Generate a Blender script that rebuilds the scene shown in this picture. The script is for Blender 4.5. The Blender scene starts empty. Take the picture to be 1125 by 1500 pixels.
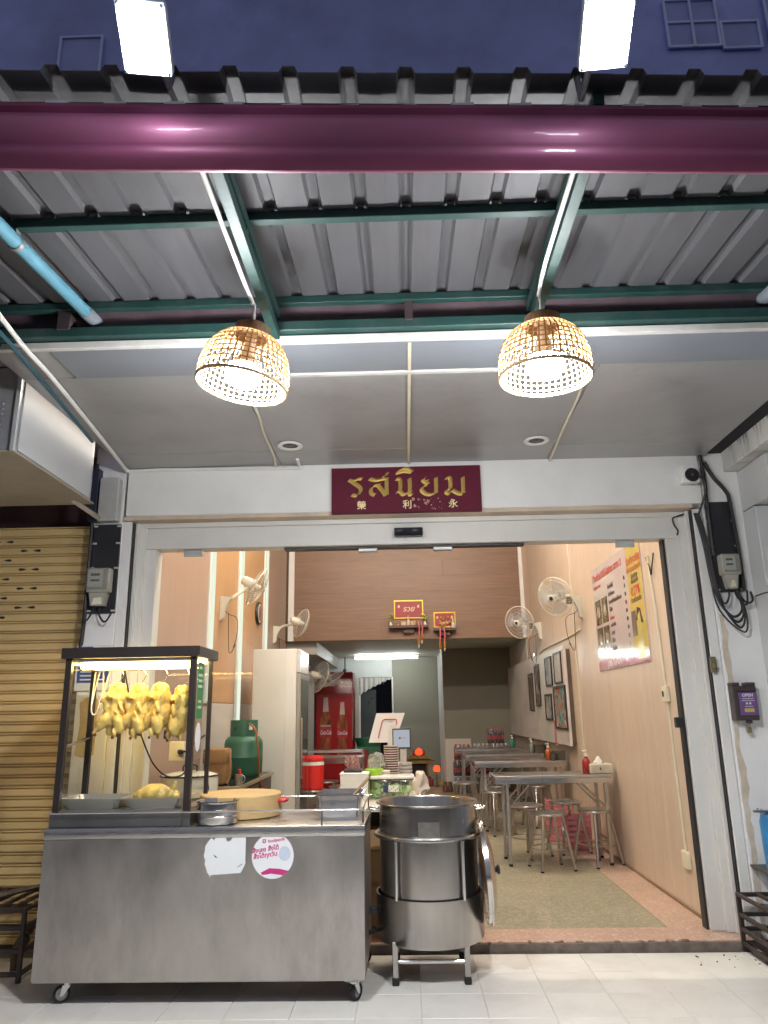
import bpy, bmesh, math, random
from mathutils import Vector, Matrix, noise
random.seed(7)
R = math.radians
PI = math.pi
sc = bpy.context.scene
COL = sc.collection

# ------------------------------------------------------------------ camera
def make_camera():
    c = Vector((562.5, 750.0)); f = 1088.0
    d = Vector((595 - c.x, 1042 - c.y, f)).normalized()
    u = Vector((495 - c.x, -3300 - c.y, f)).normalized()
    u = (u - d * u.dot(d)).normalized()
    r = d.cross(u)
    cx = Vector((r[0], d[0], u[0])); cy = -Vector((r[1], d[1], u[1])); cz = -Vector((r[2], d[2], u[2]))
    m = Matrix(((cx[0], cy[0], cz[0], 0), (cx[1], cy[1], cz[1], 0), (cx[2], cy[2], cz[2], 1.35), (0, 0, 0, 1)))
    cam = bpy.data.cameras.new('camera')
    cam.sensor_fit = 'VERTICAL'; cam.sensor_height = 36.0; cam.sensor_width = 27.0
    cam.lens = 36.0 * f / 1500.0
    cam.clip_start = 0.05; cam.clip_end = 500
    o = bpy.data.objects.new('camera', cam); COL.objects.link(o); o.matrix_world = m
    sc.camera = o
make_camera()

# ------------------------------------------------------------------ world and exposure (night: sun below the horizon, only a weak blue sky)
W = bpy.data.worlds.new('World'); sc.world = W; W.use_nodes = True
nt = W.node_tree; bg = nt.nodes['Background']
sky = nt.nodes.new('ShaderNodeTexSky'); sky.sky_type = 'NISHITA'; sky.sun_disc = False
sky.sun_elevation = R(-4.0); sky.sun_rotation = R(200); sky.air_density = 1.0; sky.dust_density = 0.6; sky.ozone_density = 2.0
mx = nt.nodes.new('ShaderNodeMixRGB'); mx.blend_type = 'ADD'; mx.inputs[0].default_value = 1.0
mx.inputs[2].default_value = (1.65, 1.70, 2.05, 1)      # town glow in the night sky
nt.links.new(sky.outputs[0], mx.inputs[1]); nt.links.new(mx.outputs[0], bg.inputs[0])
bg.inputs[1].default_value = 0.12
sc.view_settings.view_transform = 'Standard'; sc.view_settings.look = 'None'
sc.view_settings.exposure = 0.0; sc.view_settings.gamma = 1.0; sc.view_settings.use_curve_mapping = False
try:
    sc.cycles.use_denoising = True; sc.cycles.denoiser = 'OPENIMAGEDENOISE'
    sc.cycles.sample_clamp_indirect = 6.0; sc.cycles.max_bounces = 10; sc.cycles.caustics_reflective = False
    sc.cycles.caustics_refractive = False; sc.cycles.transparent_max_bounces = 16
except Exception:
    pass
# lamp strengths (lit lamps of the place, plus an added cabinet strip)
S_BULB = 800.0      # pendant bulbs
S_FLOOD = 300.0      # LED flood lights
S_STRIP = 0.98       # light strips on the shop's left wall
S_BATTEN = 360.0     # ceiling battens of the shop
S_BACK = 26.0       # tube of the back room
S_CASE = 36.0       # warm tube in the display cabinet, also scales the added rear strip

# ------------------------------------------------------------------ materials
MATS = {}
def mat(name, col=(.5, .5, .5), rough=.5, metal=0.0, var=.12, scale=6.0, stretch=(1, 1, 1), bump=0.0, bscale=80.0,
        dirt=0.0, dcol=(.05, .045, .04), dscale=2.0, rnd=0.0, rvar=.08, coat=0.0, emit=0.0, ecol=None, col2=None, dstretch=(1, 1, 1), sheen=0, sub=0, spec=.5, trans=0, aniso=0):
    if name in MATS: return MATS[name]
    m = bpy.data.materials.new(name); m.use_nodes = True; MATS[name] = m
    t = m.node_tree; N = t.nodes; L = t.links; b = N['Principled BSDF']
    b.inputs['Metallic'].default_value = metal; b.inputs['Roughness'].default_value = rough
    b.inputs['Coat Weight'].default_value = coat; b.inputs['Specular IOR Level'].default_value = spec
    if aniso:
        b.inputs['Anisotropic'].default_value = aniso; tg = N.new('ShaderNodeTangent'); tg.direction_type = 'RADIAL'; tg.axis = 'Z'; L.new(tg.outputs[0], b.inputs['Tangent'])
    if sub: b.inputs['Subsurface Weight'].default_value = sub; b.inputs['Subsurface Radius'].default_value = (.02, .01, .005)
    if trans: b.inputs['Transmission Weight'].default_value = trans
    tc = N.new('ShaderNodeTexCoord'); oi = N.new('ShaderNodeObjectInfo')
    mul = N.new('ShaderNodeMath'); mul.operation = 'MULTIPLY'; mul.inputs[1].default_value = 37.0
    L.new(oi.outputs['Random'], mul.inputs[0])
    add = N.new('ShaderNodeVectorMath'); add.operation = 'ADD'
    L.new(tc.outputs['Object'], add.inputs[0]); L.new(mul.outputs[0], add.inputs[1])
    mp = N.new('ShaderNodeMapping'); mp.inputs['Scale'].default_value = stretch; L.new(add.outputs[0], mp.inputs[0])
    n1 = N.new('ShaderNodeTexNoise'); n1.inputs['Scale'].default_value = scale; n1.inputs['Detail'].default_value = 5; n1.inputs['Roughness'].default_value = .6
    L.new(mp.outputs[0], n1.inputs['Vector'])
    mr = N.new('ShaderNodeMapRange'); mr.inputs[1].default_value = .3; mr.inputs[2].default_value = .7; L.new(n1.outputs[0], mr.inputs[0])
    mix = N.new('ShaderNodeMixRGB'); L.new(mr.outputs[0], mix.inputs[0])
    ca = [max(0, x * (1 - var)) for x in col]; cb = [x * (1 + var) for x in (col2 or col)]
    mix.inputs[1].default_value = (*ca, 1); mix.inputs[2].default_value = (*cb, 1)
    out = mix.outputs[0]
    if dirt:
        mp2 = N.new('ShaderNodeMapping'); mp2.inputs['Scale'].default_value = dstretch; L.new(add.outputs[0], mp2.inputs[0])
        n2 = N.new('ShaderNodeTexNoise'); n2.inputs['Scale'].default_value = dscale; n2.inputs['Detail'].default_value = 9; n2.inputs['Roughness'].default_value = .68
        L.new(mp2.outputs[0], n2.inputs['Vector'])
        m2 = N.new('ShaderNodeMapRange'); m2.inputs[1].default_value = .48; m2.inputs[2].default_value = .78; m2.inputs[4].default_value = dirt
        L.new(n2.outputs[0], m2.inputs[0])
        mx2 = N.new('ShaderNodeMixRGB'); L.new(m2.outputs[0], mx2.inputs[0]); L.new(out, mx2.inputs[1]); mx2.inputs[2].default_value = (*dcol, 1)
        out = mx2.outputs[0]
    if rnd:
        hv = N.new('ShaderNodeHueSaturation'); m3 = N.new('ShaderNodeMapRange'); m3.inputs[3].default_value = 1 - rnd; m3.inputs[4].default_value = 1 + rnd
        L.new(oi.outputs['Random'], m3.inputs[0]); L.new(m3.outputs[0], hv.inputs['Value']); L.new(out, hv.inputs['Color']); out = hv.outputs[0]
    L.new(out, b.inputs['Base Color'])
    mrr = N.new('ShaderNodeMapRange'); mrr.inputs[3].default_value = max(.02, rough - rvar); mrr.inputs[4].default_value = min(1, rough + rvar)
    L.new(n1.outputs[0], mrr.inputs[0]); L.new(mrr.outputs[0], b.inputs['Roughness'])
    if bump:
        nb = N.new('ShaderNodeTexNoise'); nb.inputs['Scale'].default_value = bscale; nb.inputs['Detail'].default_value = 3; L.new(mp.outputs[0], nb.inputs['Vector'])
        bp = N.new('ShaderNodeBump'); bp.inputs['Strength'].default_value = bump; bp.inputs['Distance'].default_value = .004
        L.new(nb.outputs[0], bp.inputs['Height']); L.new(bp.outputs[0], b.inputs['Normal'])
    if emit:
        b.inputs['Emission Color'].default_value = (*(ecol or col), 1); b.inputs['Emission Strength'].default_value = emit
    return m

def lamp_mat(name, col, s):
    m = bpy.data.materials.new(name); m.use_nodes = True; t = m.node_tree
    t.nodes.remove(t.nodes['Principled BSDF']); e = t.nodes.new('ShaderNodeEmission')
    e.inputs[0].default_value = (*col, 1); e.inputs[1].default_value = s
    t.links.new(e.outputs[0], t.nodes['Material Output'].inputs[0]); return m

def glass_mat(name, tint=(.97, .985, .98), fres=1.45, rough=.02, body=0.0, bcol=(.8, .8, .8)):
    m = bpy.data.materials.new(name); m.use_nodes = True; t = m.node_tree; N = t.nodes; L = t.links
    N.remove(N['Principled BSDF'])
    tr = N.new('ShaderNodeBsdfTransparent'); tr.inputs[0].default_value = (*tint, 1)
    gl = N.new('ShaderNodeBsdfGlossy'); gl.inputs['Roughness'].default_value = rough
    fr = N.new('ShaderNodeFresnel'); fr.inputs[0].default_value = fres
    geo = N.new('ShaderNodeNewGeometry')
    inv = N.new('ShaderNodeMath'); inv.operation = 'SUBTRACT'; inv.inputs[0].default_value = 1; L.new(geo.outputs['Backfacing'], inv.inputs[1])
    mu = N.new('ShaderNodeMath'); mu.operation = 'MULTIPLY'; L.new(fr.outputs[0], mu.inputs[0]); L.new(inv.outputs[0], mu.inputs[1])
    mi = N.new('ShaderNodeMixShader'); L.new(mu.outputs[0], mi.inputs[0]); L.new(tr.outputs[0], mi.inputs[1]); L.new(gl.outputs[0], mi.inputs[2])
    out = mi.outputs[0]
    if body:
        df = N.new('ShaderNodeBsdfDiffuse'); df.inputs[0].default_value = (*bcol, 1)
        m2 = N.new('ShaderNodeMixShader'); m2.inputs[0].default_value = body; L.new(out, m2.inputs[1]); L.new(df.outputs[0], m2.inputs[2]); out = m2.outputs[0]
    L.new(out, N['Material Output'].inputs[0]); return m

def terrazzo_mat(name, base, chips, scale=70, rough=.3, dirt=.25):
    m = bpy.data.materials.new(name); m.use_nodes = True; t = m.node_tree; N = t.nodes; L = t.links; b = N['Principled BSDF']
    tc = N.new('ShaderNodeTexCoord'); out = None
    rgb = N.new('ShaderNodeRGB'); rgb.outputs[0].default_value = (*base, 1); out = rgb.outputs[0]
    for i, (cc, s, th) in enumerate(chips):
        v = N.new('ShaderNodeTexNoise'); v.inputs['Scale'].default_value = s; v.inputs['Detail'].default_value = 2.5
        mp = N.new('ShaderNodeMapping'); mp.inputs['Location'].default_value = (i * 3.3, i * 1.7, 0); L.new(tc.outputs['Object'], mp.inputs[0]); L.new(mp.outputs[0], v.inputs['Vector'])
        mr = N.new('ShaderNodeMapRange'); mr.inputs[1].default_value = th; mr.inputs[2].default_value = th + .05; L.new(v.outputs[0], mr.inputs[0])
        mi = N.new('ShaderNodeMixRGB'); L.new(mr.outputs[0], mi.inputs[0]); L.new(out, mi.inputs[1]); mi.inputs[2].default_value = (*cc, 1); out = mi.outputs[0]
    n2 = N.new('ShaderNodeTexNoise'); n2.inputs['Scale'].default_value = 2.2; n2.inputs['Detail'].default_value = 8; n2.inputs['Roughness'].default_value = .7; L.new(tc.outputs['Object'], n2.inputs['Vector'])
    m2 = N.new('ShaderNodeMapRange'); m2.inputs[1].default_value = .45; m2.inputs[2].default_value = .8; m2.inputs[4].default_value = dirt; L.new(n2.outputs[0], m2.inputs[0])
    md = N.new('ShaderNodeMixRGB'); L.new(m2.outputs[0], md.inputs[0]); L.new(out, md.inputs[1]); md.inputs[2].default_value = (.09, .075, .06, 1)
    L.new(md.outputs[0], b.inputs['Base Color'])
    mr = N.new('ShaderNodeMapRange'); mr.inputs[3].default_value = rough - .08; mr.inputs[4].default_value = rough + .22; L.new(n2.outputs[0], mr.inputs[0]); L.new(mr.outputs[0], b.inputs['Roughness'])
    MATS[name] = m; return m

def print_mat(name, cols, scale=6, rough=.25):
    m = bpy.data.materials.new(name); m.use_nodes = True; t = m.node_tree; N = t.nodes; L = t.links; b = N['Principled BSDF']
    tc = N.new('ShaderNodeTexCoord'); n = N.new('ShaderNodeTexNoise'); n.inputs['Scale'].default_value = scale; n.inputs['Detail'].default_value = 4
    oi = N.new('ShaderNodeObjectInfo'); ad = N.new('ShaderNodeVectorMath'); ad.operation = 'ADD'
    mu = N.new('ShaderNodeMath'); mu.operation = 'MULTIPLY'; mu.inputs[1].default_value = 31
    L.new(oi.outputs['Random'], mu.inputs[0]); L.new(tc.outputs['Object'], ad.inputs[0]); L.new(mu.outputs[0], ad.inputs[1]); L.new(ad.outputs[0], n.inputs['Vector'])
    r = N.new('ShaderNodeValToRGB'); r.color_ramp.interpolation = 'CONSTANT' if len(cols) > 3 else 'LINEAR'
    L.new(n.outputs[0], r.inputs[0])
    el = r.color_ramp.elements
    while len(el) < len(cols): el.new(.5)
    for i, c in enumerate(cols): el[i].position = .3 + .4 * i / len(cols); el[i].color = (*c, 1)
    L.new(r.outputs[0], b.inputs['Base Color']); b.inputs['Roughness'].default_value = rough
    return m

# ------------------------------------------------------------------ mesh builder
class B:
    def __init__(s): s.bm = bmesh.new(); s.mi = 0
    def _fin(s, faces):
        for f in faces: f.material_index = s.mi
    def box(s, c, size, rot=None, bev=0.0, seg=1):
        m = Matrix.Translation(Vector(c))
        if rot is not None: m = m @ rot.to_4x4()
        m = m @ Matrix.Diagonal((size[0], size[1], size[2], 1))
        nv = bmesh.ops.create_cube(s.bm, size=1.0, matrix=m)['verts']
        fs = {f for v in nv for f in v.link_faces}; s._fin(fs)
        if bev > 0:
            es = list({e for v in nv for e in v.link_edges})
            r = bmesh.ops.bevel(s.bm, geom=es, offset=min(bev, .45 * min(abs(x) for x in size)), segments=seg, profile=.5, affect='EDGES')
            s._fin(r['faces'])
        return s
    def bx(s, x0, x1, y0, y1, z0, z1, bev=0.0, seg=1):
        return s.box(((x0 + x1) / 2, (y0 + y1) / 2, (z0 + z1) / 2), (abs(x1 - x0), abs(y1 - y0), abs(z1 - z0)), None, bev, seg)
    def tube(s, pts, r, n=8, closed=False, cap=True):
        P = [Vector(p) for p in pts]; k = len(P)
        rs = r if isinstance(r, (list, tuple)) else [r] * k
        T = []
        for i in range(k):
            if closed: t = P[(i + 1) % k] - P[i - 1]
            else: t = P[min(i + 1, k - 1)] - P[max(i - 1, 0)]
            T.append(t.normalized() if t.length > 1e-9 else Vector((0, 0, 1)))
        a = Vector((0, 0, 1)) if abs(T[0].z) < .9 else Vector((1, 0, 0))
        u = (a - T[0] * a.dot(T[0])).normalized(); rings = []
        for i in range(k):
            u = u - T[i] * u.dot(T[i])
            u = u.normalized() if u.length > 1e-6 else T[i].orthogonal().normalized()
            v = T[i].cross(u)
            rings.append([s.bm.verts.new(P[i] + (u * math.cos(2 * PI * j / n) + v * math.sin(2 * PI * j / n)) * rs[i]) for j in range(n)])
        fs = []
        for i in range(k if closed else k - 1):
            A = rings[i]; C = rings[(i + 1) % k]
            for j in range(n): fs.append(s.bm.faces.new((A[j], A[(j + 1) % n], C[(j + 1) % n], C[j])))
        if cap and not closed:
            fs.append(s.bm.faces.new(rings[0][::-1])); fs.append(s.bm.faces.new(rings[-1]))
        s._fin(fs); return s
    def cyl(s, p0, p1, r, r1=None, n=16, cap=True): return s.tube([p0, p1], [r, r if r1 is None else r1], n, False, cap)
    def lathe(s, prof, c=(0, 0, 0), n=24, rot=None, closed=False):
        c = Vector(c); rings = []
        for (r, z) in prof:
            if r < 1e-6: p = Vector((0, 0, z)); p = (rot @ p if rot else p) + c; rings.append([s.bm.verts.new(p)])
            else:
                ring = []
                for j in range(n):
                    p = Vector((r * math.cos(2 * PI * j / n), r * math.sin(2 * PI * j / n), z)); p = (rot @ p if rot else p) + c
                    ring.append(s.bm.verts.new(p))
                rings.append(ring)
        fs = []; m = len(rings)
        for i in range(m if closed else m - 1):
            A = rings[i]; C = rings[(i + 1) % m]
            for j in range(n):
                a0 = A[j % len(A)]; a1 = A[(j + 1) % len(A)]; c0 = C[j % len(C)]; c1 = C[(j + 1) % len(C)]
                vs = []
                for q in (a0, a1, c1, c0):
                    if q not in vs: vs.append(q)
                if len(vs) >= 3: fs.append(s.bm.faces.new(vs))
        s._fin(fs); return s
    def ell(s, c, r, rot=None, sub=2):
        m = Matrix.Translation(Vector(c))
        if rot is not None: m = m @ rot.to_4x4()
        r = (r, r, r) if not isinstance(r, (list, tuple)) else r
        m = m @ Matrix.Diagonal((r[0], r[1], r[2], 1))
        nv = bmesh.ops.create_icosphere(s.bm, subdivisions=sub, radius=1, matrix=m)['verts']
        s._fin({f for v in nv for f in v.link_faces}); return s
    def face(s, pts):
        s._fin([s.bm.faces.new([s.bm.verts.new(Vector(p)) for p in pts])]); return s
    def prism(s, pts, ext):
        """closed outline of 3D points pushed along ext"""
        e = Vector(ext); a = [s.bm.verts.new(Vector(p)) for p in pts]; b = [s.bm.verts.new(Vector(p) + e) for p in pts]; k = len(a)
        fs = [s.bm.faces.new(a[::-1]), s.bm.faces.new(b)]
        for i in range(k): fs.append(s.bm.faces.new((a[i], a[(i + 1) % k], b[(i + 1) % k], b[i])))
        s._fin(fs); return s
    def sheet(s, fn, nu, nv):
        V = [[s.bm.verts.new(Vector(fn(i / nu, j / nv))) for j in range(nv + 1)] for i in range(nu + 1)]
        s._fin([s.bm.faces.new((V[i][j], V[i + 1][j], V[i + 1][j + 1], V[i][j + 1])) for i in range(nu) for j in range(nv)]); return s

ROOT = {}
def setp(o, label=None, cat=None, group=None, kind=None):
    if label: o['label'] = label
    if cat: o['category'] = cat
    if group: o['group'] = group
    if kind: o['kind'] = kind
def mesh_of(name, b, mats, minv=None, sharp=35):
    bmesh.ops.recalc_face_normals(b.bm, faces=b.bm.faces)
    if minv is not None: b.bm.transform(minv)
    me = bpy.data.meshes.new(name); b.bm.to_mesh(me); b.bm.free()
    for m in (mats if isinstance(mats, (list, tuple)) else [mats]): me.materials.append(m)
    if len(me.polygons):
        me.polygons.foreach_set('use_smooth', [True] * len(me.polygons)); me.set_sharp_from_angle(angle=R(sharp))
    return me
def thing(name, label, cat, loc=(0, 0, 0), rz=0.0, group=None, kind=None):
    o = bpy.data.objects.new(name, None); COL.objects.link(o); o.empty_display_size = .1
    o.location = loc; o.rotation_euler = (0, 0, rz); setp(o, label, cat, group, kind)
    ROOT[o] = Matrix.Translation(Vector(loc)) @ Matrix.Rotation(rz, 4, 'Z'); return o
def part(name, b, mats, parent, label=None, kind=None, sharp=35):
    """one mesh object, built in world coordinates, as a child of parent"""
    mm = ROOT[parent]; me = mesh_of(name, b, mats, mm.inverted(), sharp)
    o = bpy.data.objects.new(name, me); COL.objects.link(o); o.parent = parent; setp(o, label, None, None, kind); ROOT[o] = mm; return o
def solo(name, b, mats, label=None, cat=None, group=None, kind=None, sharp=35):
    lo = [min(v.co[i] for v in b.bm.verts) for i in range(3)]; hi = [max(v.co[i] for v in b.bm.verts) for i in range(3)]
    loc = Vector(((lo[0] + hi[0]) / 2, (lo[1] + hi[1]) / 2, lo[2])); T = Matrix.Translation(loc)
    me = mesh_of(name, b, mats, T.inverted(), sharp); o = bpy.data.objects.new(name, me); COL.objects.link(o); o.location = loc
    setp(o, label, cat, group, kind); ROOT[o] = T; return o
def kids(o): return [c for c in list(COL.objects) if c.parent == o]
KIDS = {}
def dup(o, loc, rz=None, label=None, group=None):
    def rec(src, par):
        c = src.copy(); COL.objects.link(c); c.parent = par
        if src not in KIDS: KIDS[src] = list(src.children)
        for ch in KIDS[src]: rec(ch, c)
        return c
    c = rec(o, None); c.location = loc
    if rz is not None: c.rotation_euler = (0, 0, rz)
    if label: c['label'] = label
    if group: c['group'] = group
    ROOT[c] = Matrix.Translation(Vector(loc)) @ Matrix.Rotation(c.rotation_euler[2], 4, 'Z'); return c
def piece(name, src, parent, loc):
    """cheap copy of a part that shares its mesh"""
    o = bpy.data.objects.new(name, src.data); COL.objects.link(o); o.parent = parent; o.location = loc; ROOT[o] = ROOT[parent]; return o

def text_bm(body, size, loc, rot, mi=0, align='CENTER', shear=0.0, ext=.0008, b=None, sx=1.0, bold=0.0):
    cu = bpy.data.curves.new('lettering', 'FONT'); cu.body = body; cu.size = size; cu.align_x = align; cu.align_y = 'CENTER'; cu.shear = shear
    cu.extrude = ext; cu.offset = bold; cu.resolution_u = 3
    o = bpy.data.objects.new('lettering', cu); COL.objects.link(o)
    bpy.context.view_layer.update()
    me = bpy.data.meshes.new_from_object(o.evaluated_get(bpy.context.evaluated_depsgraph_get()))
    bpy.data.objects.remove(o); bpy.data.curves.remove(cu)
    me.transform(Matrix.Translation(Vector(loc)) @ rot.to_4x4() @ Matrix.Diagonal((sx, 1, 1, 1)))
    b = b or B(); k = len(b.bm.faces); b.bm.from_mesh(me); b.bm.faces.ensure_lookup_table()
    for f in b.bm.faces[k:]: f.material_index = mi
    bpy.data.meshes.remove(me); return b
FRONT = Matrix.Rotation(R(90), 3, 'X')                          # faces the street (-Y)
RIGHTW = Matrix.Rotation(R(-90), 3, 'Z') @ FRONT                # on the right wall, faces -X
LEFTW = Matrix.Rotation(R(90), 3, 'Z') @ FRONT                  # faces +X

def smooth_path(pts, k=6):
    P = [Vector(p) for p in pts]; out = []
    for i in range(len(P) - 1):
        p0 = P[max(i - 1, 0)]; p1 = P[i]; p2 = P[i + 1]; p3 = P[min(i + 2, len(P) - 1)]
        for j in range(k):
            t = j / k
            out.append(.5 * ((2 * p1) + (p2 - p0) * t + (2 * p0 - 5 * p1 + 4 * p2 - p3) * t * t + (3 * p1 - p0 - 3 * p2 + p3) * t ** 3))
    out.append(P[-1]); return out
def cable(name, pts, r, m, label, cat='cable', parent=None, k=6, group=None):
    b = B().tube(smooth_path(pts, k), r, 8)
    return part(name, b, m, parent, label) if parent else solo(name, b, m, label, cat, group)

# common materials
def steel(name, v=.52, rough=.33, stretch=(1, 1, 30), dirt=.25):
    return mat(name, (v, v * .985, v * .96), rough, 1.0, .10, 5, stretch, bump=.05, bscale=60, dirt=dirt, dcol=(v * .55, v * .52, v * .48), dscale=3.0, rvar=.12)
STEEL = steel('steel', .56, .30)
STEELV = mat('steel_panel', (.50, .475, .45), .36, 1.0, .22, 2.4, (1.2, 1, .7), bump=.05, bscale=160, dirt=.6, dcol=(.25, .225, .20), dscale=3.0, dstretch=(1.6, 1, .5), rvar=.2)
TUBE = mat('steel_tube', (.50, .48, .45), .3, 1.0, .08, 8)
CHROME = mat('bright_steel', (.68, .67, .66), .18, 1.0, .05, 4)
POT = mat('pot_steel', (.44, .42, .395), .24, 1.0, .12, 3, (4, 4, .6), dirt=.35, dcol=(.25, .22, .18), dscale=2.5, aniso=.5)
BLACK = mat('black_plastic', (.02, .02, .022), .45, 0, .2)
RUBBER = mat('rubber', (.015, .015, .015), .8)
WHITEP = mat('white_paint', (.78, .775, .75), .45, 0, .05, 3, dirt=.16, dcol=(.50, .46, .40), dscale=2.2, dstretch=(1, 1, .5))
WHITEPL = mat('white_plastic', (.78, .77, .73), .35, 0, .04)
CREAM = mat('cream_plastic', (.72, .66, .50), .4, 0, .06)
GLASS = glass_mat('clear_glass')
RED = mat('red_plastic', (.62, .025, .02), .4, 0, .1)
# ================================================================== GROUND
road = solo('road', B().bx(-40, 40, -60, 1.0, -.30, -.12), mat('asphalt', (.05, .05, .052), .85, 0, .3, 20, bump=.4), kind='structure')
T = .3048
grout = mat('grout', (.54, .52, .47), .9, 0, .35, 14)
TILE = mat('floor_tile', (.72, .695, .645), .34, 0, .05, 2.5, dirt=.38, dcol=(.44, .40, .34), dscale=4.5, rnd=.035, rvar=.14)
sw = solo('sidewalk', B().bx(-6, 6, 1.0, 4.80, -.30, -.006), grout, kind='structure')
swl = solo('sidewalk', B().bx(-6, -2.12, 4.80, 5.2, -.30, -.006), mat('concrete', (.30, .28, .25), .9, 0, .2, 8, dirt=.4), kind='structure')
ti = None
g = .0008
for i in range(-12, 10):
    for j in range(9):
        x0 = .65 + i * T; y1 = 4.775 - j * T
        if ti is None:
            ti = part('tile', B().bx(x0 + g, x0 + T - g, y1 - T + g, y1 - g, -.006, .0, .0015), TILE, sw); bx0, by1 = x0, y1; base = ti.location.copy()
        else:
            k = piece('tile', ti, sw, (base.x + x0 - bx0, base.y + y1 - by1, random.uniform(-.0006, .0006)))

# shop floor: one slab with terrazzo fields
slab = solo('shop_floor', B().bx(-1.95, 1.97, 4.795, 15.5, -.25, .046), mat('slab_edge', (.16, .13, .11), .85, 0, .35, 18, bump=.5, bscale=30), kind='structure')
pink = terrazzo_mat('pink_terrazzo', (.50, .33, .25), [((.62, .47, .38), 55, .56), ((.33, .20, .15), 75, .63), ((.60, .30, .22), 40, .62)], dirt=.35)
green = terrazzo_mat('green_terrazzo', (.30, .27, .19), [((.42, .38, .28), 45, .55), ((.17, .16, .11), 60, .60), ((.38, .34, .22), 26, .56)], dirt=.22, rough=.28)
part('terrazzo_border', B().bx(-1.95, 1.97, 4.815, 5.09, .046, .05).bx(1.57, 1.85, 5.09, 11.4, .046, .05), pink, slab)
part('terrazzo_field', B().bx(-1.83, 1.567, 5.093, 15.4, .046, .0495), green, slab)
rnd = random.Random(3)
b = B()
for i in range(46):
    x = rnd.uniform(-1.9, 1.95); w = rnd.uniform(.01, .05); b.box((x, 4.812 + rnd.uniform(-.006, .012), .047 + rnd.uniform(0, .004)), (w, rnd.uniform(.008, .03), .006), Matrix.Rotation(rnd.uniform(-.5, .5), 3, 'Z'))
part('chipped_edge', b, mat('chipped_stone', (.22, .15, .12), .9, 0, .4, 30), slab, kind='stuff')
b = B()
for i in range(17):
    x = 1.45 + rnd.random() ** .6 * .5; y = rnd.uniform(4.35, 4.77); r_ = rnd.uniform(.002, .009)
    b.box((x, y, .0018), (r_ * 2, r_, .003), Matrix.Rotation(rnd.uniform(0, 3), 3, 'Z'))
solo('floor_grit', b, mat('grit', (.10, .08, .06), .95), 'dark grit and chips scattered on the white tiles near the right rack', 'grit', kind='stuff')

# ================================================================== BUILDING
# back-to-front: interior shell
LW = mat('left_wall_paint', (.58, .52, .48), .6, 0, .05, 2, dirt=.15, dcol=(.40, .33, .28))
wl = thing('wall', 'left interior wall of the shop, panelled in peach and timber boards with upright light strips', 'wall', (-1.89, 9, 0))
part('wall_core', B().bx(-1.95, -1.84, 5.12, 15.5, 0, 4.4), LW, wl)
PEACH_DIM = mat('peach_panel_dim', (.43, .295, .225), .42, 0, .07, 2.0, (6, 6, .35), dirt=.12, dcol=(.33, .215, .16), dscale=2, dstretch=(5, 5, .5), rvar=.1)  # left wall copy of the peach, darkened for the weaker light there
WOODP = mat('timber_panel', (.52, .30, .15), .45, 0, .12, 3, (14, 14, .5), dirt=.2, dcol=(.34, .18, .09), dscale=4, dstretch=(8, 8, .4))
PALE = mat('pale_panel', (.58, .53, .48), .5, 0, .05, 2, dirt=.12, dcol=(.42, .36, .30))
for (y0, y1, z0, z1, m) in [(5.13, 6.84, .05, 4.4, PEACH_DIM), (7.06, 8.08, 1.46, 4.4, WOODP), (7.06, 8.08, .05, 1.455, PALE), (8.34, 9.58, 1.46, 4.4, WOODP), (8.34, 9.58, .05, 1.455, PALE), (9.86, 11.43, .05, 4.4, PEACH_DIM)]:
    part('wall_panel', B().bx(-1.84, -1.822, y0, y1, z0, z1, .002), m, wl)
STRIPM = lamp_mat('lit_strip', (.93, 1.0, .80), S_STRIP)
STR = [(6.95, 1.45), (8.21, 1.25), (9.72, 1.3)]
for (y, z0) in STR:
    t = thing('light_strip', {6.95: 'tall white-green light strip on the left wall, nearest the street', 8.21: 'tall light strip that comes down behind the green gas cylinder', 9.72: 'tall light strip farthest back, behind the first wall fan'}[y], 'light strip', (-1.82, y, z0))
    part('channel', B().bx(-1.84, -1.815, y - .09, y + .09, z0, 4.3, .003), WHITEP, t)
    part('diffuser', B().bx(-1.8145, -1.79, y - .03, y + .03, z0 + .02, 4.28, .004), STRIPM, t)
PEACH_LIT = mat('peach_panel_lit', (.64, .485, .375), .36, 0, .08, 2.0, (6, 6, .35), dirt=.6, dcol=(.72, .61, .52), dscale=5, dstretch=(2.2, 2.2, .8), rvar=.1)  # right wall copy of the peach, lightened for the stronger light there
wr = thing('wall', 'right interior wall of the shop in peach boards with the menu poster on it', 'wall', (1.90, 9, 0))
part('wall_core', B().bx(1.87, 1.98, 5.10, 15.5, 0, 4.4), LW, wr)
for (y0, y1) in [(5.11, 5.80), (5.803, 6.99), (6.993, 8.17), (8.20, 9.40), (9.403, 10.6), (10.603, 11.43)]:
    part('wall_panel', B().bx(1.853, 1.87, y0, y1, .05, 4.4, .0015), PEACH_LIT, wr)
part('skirting', B().bx(1.838, 1.853, 5.11, 13.4, .05, .068, .002), mat('skirting_wood', (.25, .15, .09), .6), wr)
part('wall_panel', B().bx(1.853, 1.87, 11.5, 13.4, .05, 2.4, .0015), PALE, wr)
part('cover_strip', B().bx(1.843, 1.853, 8.172, 8.198, .07, 4.4, .002), CREAM, wr)

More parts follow.
